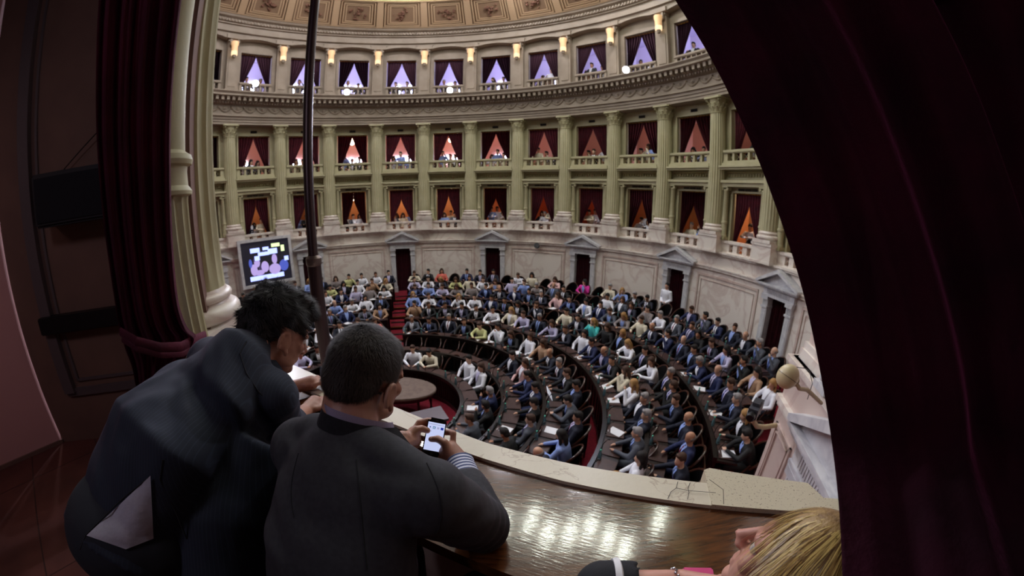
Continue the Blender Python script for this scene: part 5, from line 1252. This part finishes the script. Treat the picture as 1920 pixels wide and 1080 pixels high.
h_ = obj('hair', hh, mat('thick black hair', srgb(15, 13, 14), .85, bump=.6, bscale=220, bdist=.004), man1)
cr1 = h1M @ V((0, .05, .13)); fw1 = (h1M.to_3x3() @ V((.35, -1, .15))).normalized()
strands('hair_strands', hh, 16000, .026, lambda p: (p - cr1).normalized() * .8 + fw1 * .5 + V([noise.noise(p * 30 + V((9 * i, 0, 0))) * 1.6 for i in range(3)]), .0006, mat('dark hair strands', srgb(28, 23, 23), .7), h_, cut1, .5, 8, .25, 3)
b = bmesh.new()
for i in range(10): a = i / 9; ball(b, (.0735 + .001 * a, -.020 - .012 * a, .014 - .075 * a), (.006, .014, .012), h1M, 8, 6)
obj('sideburn', remeshed('sideburn', b, .004, 1), mat('beard stubble', srgb(48, 36, 32), .8), man1)
# jacket with pin stripes
PIN = mat('navy pinstripe wool', srgb(34, 40, 56), .85, srgb(44, 52, 70), 42, kind='stripe', sharp=(.90, .98), bump=.2, bscale=800, bdist=.001, sheen=.12)
jb = bmesh.new()
tube(jb, [HP1 + V((-.02, -.09, -.06)), HP1 + V((0, .02, .0)), MB + V((.02, -.10, .0)), MB + V((.03, .06, .0)), N1 + V((-.03, -.07, -.06)), N1 + V((0, .0, -.005)), N1 * .62 + (h1M @ V((0, .05, -.09))) * .38],
     [(.18, .14), (.185, .145), (.195, .14), (.205, .13), (.175, .10), (.095, .085), (.074, .070)], 32)
tube(jb, [L1, N1 + V((-.01, -.05, -.075)), R1], [.085, .09, .076], 20)
for dx in (-.10, .10): ball(jb, MB + V((dx + .02, .08, -.01)), (.11, .16, .12), seg=18, rings=12)
sl(jb, R1, E1, W1, .076, .066, .054, .42); sl(jb, L1, E2, W2, .086, .070, .052, .8)
# right flap and side hanging below
tube(jb, [R1 + V((-.06, -.06, -.10)), MB + V((.13, -.08, -.22)), HP1 + V((.20, .06, -.22)), HP1 + V((.22, .0, -.36))], [(.13, .15), (.13, .17), (.10, .18), (.085, .17)], 24)
jm = remeshed('jacket', jb, .0075, 12, .5, folds(.005, [
    (R1 + V((-.10, -.10, .02)), V((.8, .5, .2)).normalized(), .06, .005, .13), (MB + V((.05, -.12, .05)), V((.9, -.3, .4)).normalized(), .09, .005, .16),
    (R1 + (E1 - R1) * .5, (E1 - R1).normalized(), .05, .0045, .12), (HP1 + V((.08, .10, .1)), V((.6, .7, 0)).normalized(), .10, .004, .18)]))
j1 = obj('jacket', jm, PIN, man1)
collar(j1, N1 * .75 + (h1M @ V((0, .03, -.09))) * .25, V((.35, .9, 0)).normalized(), .080, .085, .055, -.012, .007, PIN, 'collar', tilt=.35, drop=.03)
tr = bmesh.new(); ball(tr, HP1 + V((0, -.02, -.03)), (.185, .17, .16), seg=20, rings=14)
for sx in (-1, 1):
    hp = HP1 + r1 * (.09 * sx) - UZ * .04; kn = hp + f1 * .12 + V((0, 0, -.43)); ft = kn + V((0, -.06, 0)); ft.z = FLZ + .09
    capsule(tr, hp, kn, .112, .085); capsule(tr, kn, ft, .083, .07)
t1 = obj('trousers', remeshed('trousers', tr, .014, 5), mat('dark trousers', srgb(34, 36, 46), .85, bump=.2, bscale=500, bdist=.001), man1)
# seams and vent with the shirt tail
b = bmesh.new()
def onj(x, y, dd=.004):
    d = ray(x, y); best = None
    for o in (j1, t1):
        ok, loc, nn, idx = o.ray_cast(V((0, 0, 0)), d)
        if ok and (best is None or loc.length < best[0].length): best = (loc, nn)
    return best[0] - d * dd if best else d * .95
def patch(px4, nu, nv, off, bulge=.0):
    b = bmesh.new()
    def f(u, v):
        a, c, d, e_ = px4; x = (a[0] * (1 - u) + c[0] * u) * (1 - v) + (e_[0] * (1 - u) + d[0] * u) * v; y = (a[1] * (1 - u) + c[1] * u) * (1 - v) + (e_[1] * (1 - u) + d[1] * u) * v
        p = onj(x, y, off + bulge * sin(pi * u) * sin(pi * v)); return p + p.normalized() * (.003 * noise.noise(p * 35))
    grid(b, f, nu, nv); return b
b = patch([(162, 1004), (282, 892), (288, 1010), (236, 1030)], 24, 24, .006, .012); bmesh.ops.solidify(b, geom=b.faces[:], thickness=.003)
obj('shirt_tail', b, mat('white cotton shirt', srgb(240, 236, 250), .8, bump=.4, bscale=25, bdist=.01), man1)
b = bmesh.new()
for l in (((462, 640), (450, 662), (462, 700), (485, 735), (520, 768)), ((305, 862), (300, 900), (330, 960), (350, 1010)), ((282, 893), (230, 935), (162, 1002), (150, 1030))):
    b = bmesh.new(); tube(b, [onj(x, y, .001) for x, y in l], .0018, 5); obj('seam', b, SEAM, j1)
for sx in (-1, 1):
    b = bmesh.new(); hp = HP1 + r1 * (.09 * sx); ft = hp + f1 * .12; ft.y -= .06; ft.z = FLZ + .04; capsule(b, ft - f1 * .03, ft + f1 * .16, .045, .038); obj('shoe', b, BLACK, man1)

# ---------------------------------------------------------------- blond woman at the lower right
Hc = pd(1484, 1080, .73); FAz = -62
_v = ray(1484, 1080); _R = (ray(1500, 1062) - ray(1456, 1062)).normalized(); _U = (ray(1478, 1040) - ray(1478, 1084)).normalized()
_zu = (_R * .66 + _U * .52 - _v * .50).normalized(); _fc = (_R * -.66 + _U * .75 - _v * .12); _fc = (_fc - _zu * _fc.dot(_zu)).normalized(); _xx = (-_fc).cross(_zu)
wM = Matrix(((_xx.x, -_fc.x, _zu.x, Hc.x), (_xx.y, -_fc.y, _zu.y, Hc.y), (_xx.z, -_fc.z, _zu.z, Hc.z), (0, 0, 0, 1)))
b = bmesh.new(); face_head(b, wM, True)
wf = V((sin(radians(FAz)), cos(radians(FAz)), 0)); wr = V((wf.y, -wf.x, 0))
WN = wM @ V((0, .06, -.17)) + V((0, -.02, -.02)); WH = V((.62, .02, -1.15)); WSr = WN + wr * .15 - UZ * .06 ; WSl = WN - wr * .15 - UZ * .06
tube(b, [WN, wM @ V((0, .035, -.06))], [.052, .05], 16); tube(b, [WH, (WH + WN) / 2, WN - UZ * .05, WN], [(.14, .11), (.125, .10), (.14, .09), (.06, .05)], 18)
EL = pz(1128, 1100, SH + .035); WR = pz(1275, 1088, SH + .045); HD = pz(1330, 1100, SH + .06)
capsule(b, WSl, EL, .044, .038); capsule(b, EL, WR, .038, .024, 14)
d0 = (HD - WR).normalized(); sd = d0.cross(UZ).normalized(); K = WR + d0 * .075; capsule(b, WR, K, .024, .027)
for i in range(4):
    p0 = K + sd * (.026 - .018 * i); p1_ = p0 + d0 * .035 + UZ * .004; p2_ = p1_ + d0 * .02 - UZ * .015
    capsule(b, p0, p1_, .0085, .008, 10); capsule(b, p1_, p2_, .008, .0072, 10)
capsule(b, WR + d0 * .03 + sd * .026, WR + d0 * .08 + sd * .042, .011, .009, 10)
# other arm lifted, hand in the hair
E3 = V((.72, .36, -.70)); W3 = pd(1585, 1050, .80)
capsule(b, WSr, E3, .044, .036); capsule(b, E3, W3, .036, .024)
for i, (x, y) in enumerate(((1556, 998), (1566, 1013), (1570, 1034), (1566, 1056))):
    t = pd(x, y, .735); capsule(b, W3 + (t - W3) * .3, W3 + (t - W3) * .65 - UZ * .002 * i, .0088, .0085, 10); capsule(b, W3 + (t - W3) * .65, t, .0085, .0075, 10)
ball(b, W3 + (pd(1560, 1020, .74) - W3) * .3, (.026, .03, .026)); capsule(b, W3, W3 + V((-.03, -.02, -.04)), .012, .009)
for sx in (-1, 1):
    hp = WH + wr * (.09 * sx); kn = hp + wf * .40; ft = kn.copy(); ft.z = FLZ + .07; capsule(b, hp, kn, .085, .055); capsule(b, kn, ft, .052, .036); capsule(b, ft - UZ * .035, ft + wf * .15 - UZ * .04, .03, .024)
wo = obj('person', remeshed('person', b, .004, 3, .45), mat('fair skin', srgb(214, 160, 140), .45, srgb(200, 140, 122), 12, bump=.08, bscale=160, bdist=.002))
tag(wo, 'person with blond hair resting an arm on the shelf at the lower right', 'person'); eyes(wM, wo)
b = bmesh.new()
for c, s in (((0, .024, .048), (.086, .106, .092)), ((0, .065, -.02), (.082, .065, .10)), ((0, .06, -.10), (.085, .05, .08))): ball(b, c, s, wM, 24, 16)
for sx in (-1, 1): tube(b, [wM @ V(p) for p in ((sx * .055, -.02, .075), (sx * .084, -.005, .02), (sx * .092, .015, -.06), (sx * .08, .02, -.15))], [.026, .034, .036, .02], 10)
hw = remeshed('hair', b, .006, 3); IW = wM.inverted()
def cutw(p): q2 = IW @ p; return not (q2.y < -.012 and q2.z < .078)
bmh = bmesh.new(); bmh.from_mesh(hw); bmesh.ops.delete(bmh, geom=[f for f in bmh.faces if not cutw(f.calc_center_median())], context='FACES'); bmh.to_mesh(hw); bmh.free()
hwo = obj('hair', hw, mat('blond hair base', srgb(176, 142, 84), .5, srgb(120, 88, 50), 40, bump=.6, bscale=150, bdist=.004), wo)
part = wM @ V((-.01, .02, .15)); dn = (wM.to_3x3() @ V((0, 1.0, -1))).normalized(); _zz = (wM.to_3x3() @ V((0, 0, 1))).normalized()
for i, (c, n2) in enumerate((((206, 176, 104), 5200), ((168, 132, 74), 3600), ((112, 82, 50), 2200))):
    strands('hair_strands', hw, n2, .11, lambda p: ((p - part) - (p - part).project(_zz) * .3).normalized() * .9 + dn * .75 + V([noise.noise(p * 14 + V((5 * j + 3, 0, 0))) * .5 for j in range(3)]), .0009, mat('blond strands %d' % i, srgb(*c), .35), hwo, cutw, .12, 30 + i, .05, 6)
tb_ = bmesh.new(); tube(tb_, [WH, (WH + WN) / 2, WN - UZ * .06, WN - UZ * .02], [(.17, .14), (.15, .13), (.165, .115), (.08, .07)], 24)
sl(tb_, WSl, EL, WR, .062, .056, .045, .10); sl(tb_, WSr, E3, W3, .062, .054, .045, .3)
to = obj('top', remeshed('top', tb_, .009, 5, .5, folds(.003, [])), mat('black knit top', srgb(22, 22, 28), .85, bump=.3, bscale=300, bdist=.002), wo)
d_ = (WR - EL).normalized(); b = bmesh.new()
CM = Matrix.Translation(EL + d_ * .032) @ d_.to_track_quat('Z', 'Y').to_matrix().to_4x4(); lathe(b, [(.058, -.010), (.060, -.004), (.060, .002), (.052, .006), (.046, .002)], 28); obj('white_trim', b, mat('white cuff trim', srgb(230, 228, 230), .7), to, CM)
b = bmesh.new(); BMx = Matrix.Translation(WR - d_ * .012) @ d_.to_track_quat('Z', 'Y').to_matrix().to_4x4()
for i in range(22): a = 2 * pi * i / 22; ball(b, (.0265 * cos(a), .0265 * sin(a), .002 * (-1) ** i), .0032, BMx, 8, 6)
br = obj('bracelet', b, mat('silver beads', srgb(190, 190, 196), .2, metal=1)); tag(br, 'silver bead bracelet on the wrist resting on the shelf', 'bracelet')
pk = pz(1308, 1082, SH + .006); b = bmesh.new(); box(b, -.035, .035, -.02, .02, -.006, .012); bmesh.ops.bevel(b, geom=b.edges[:], offset=.004, segments=3, affect='EDGES')
tag(obj('pink_case', b, mat('bright pink case', srgb(226, 70, 140), .45), None, Matrix.Translation(pk) @ Matrix.Rotation(-.25, 4, 'Z')), 'bright pink case lying on the varnished shelf beside the bracelet', 'case')
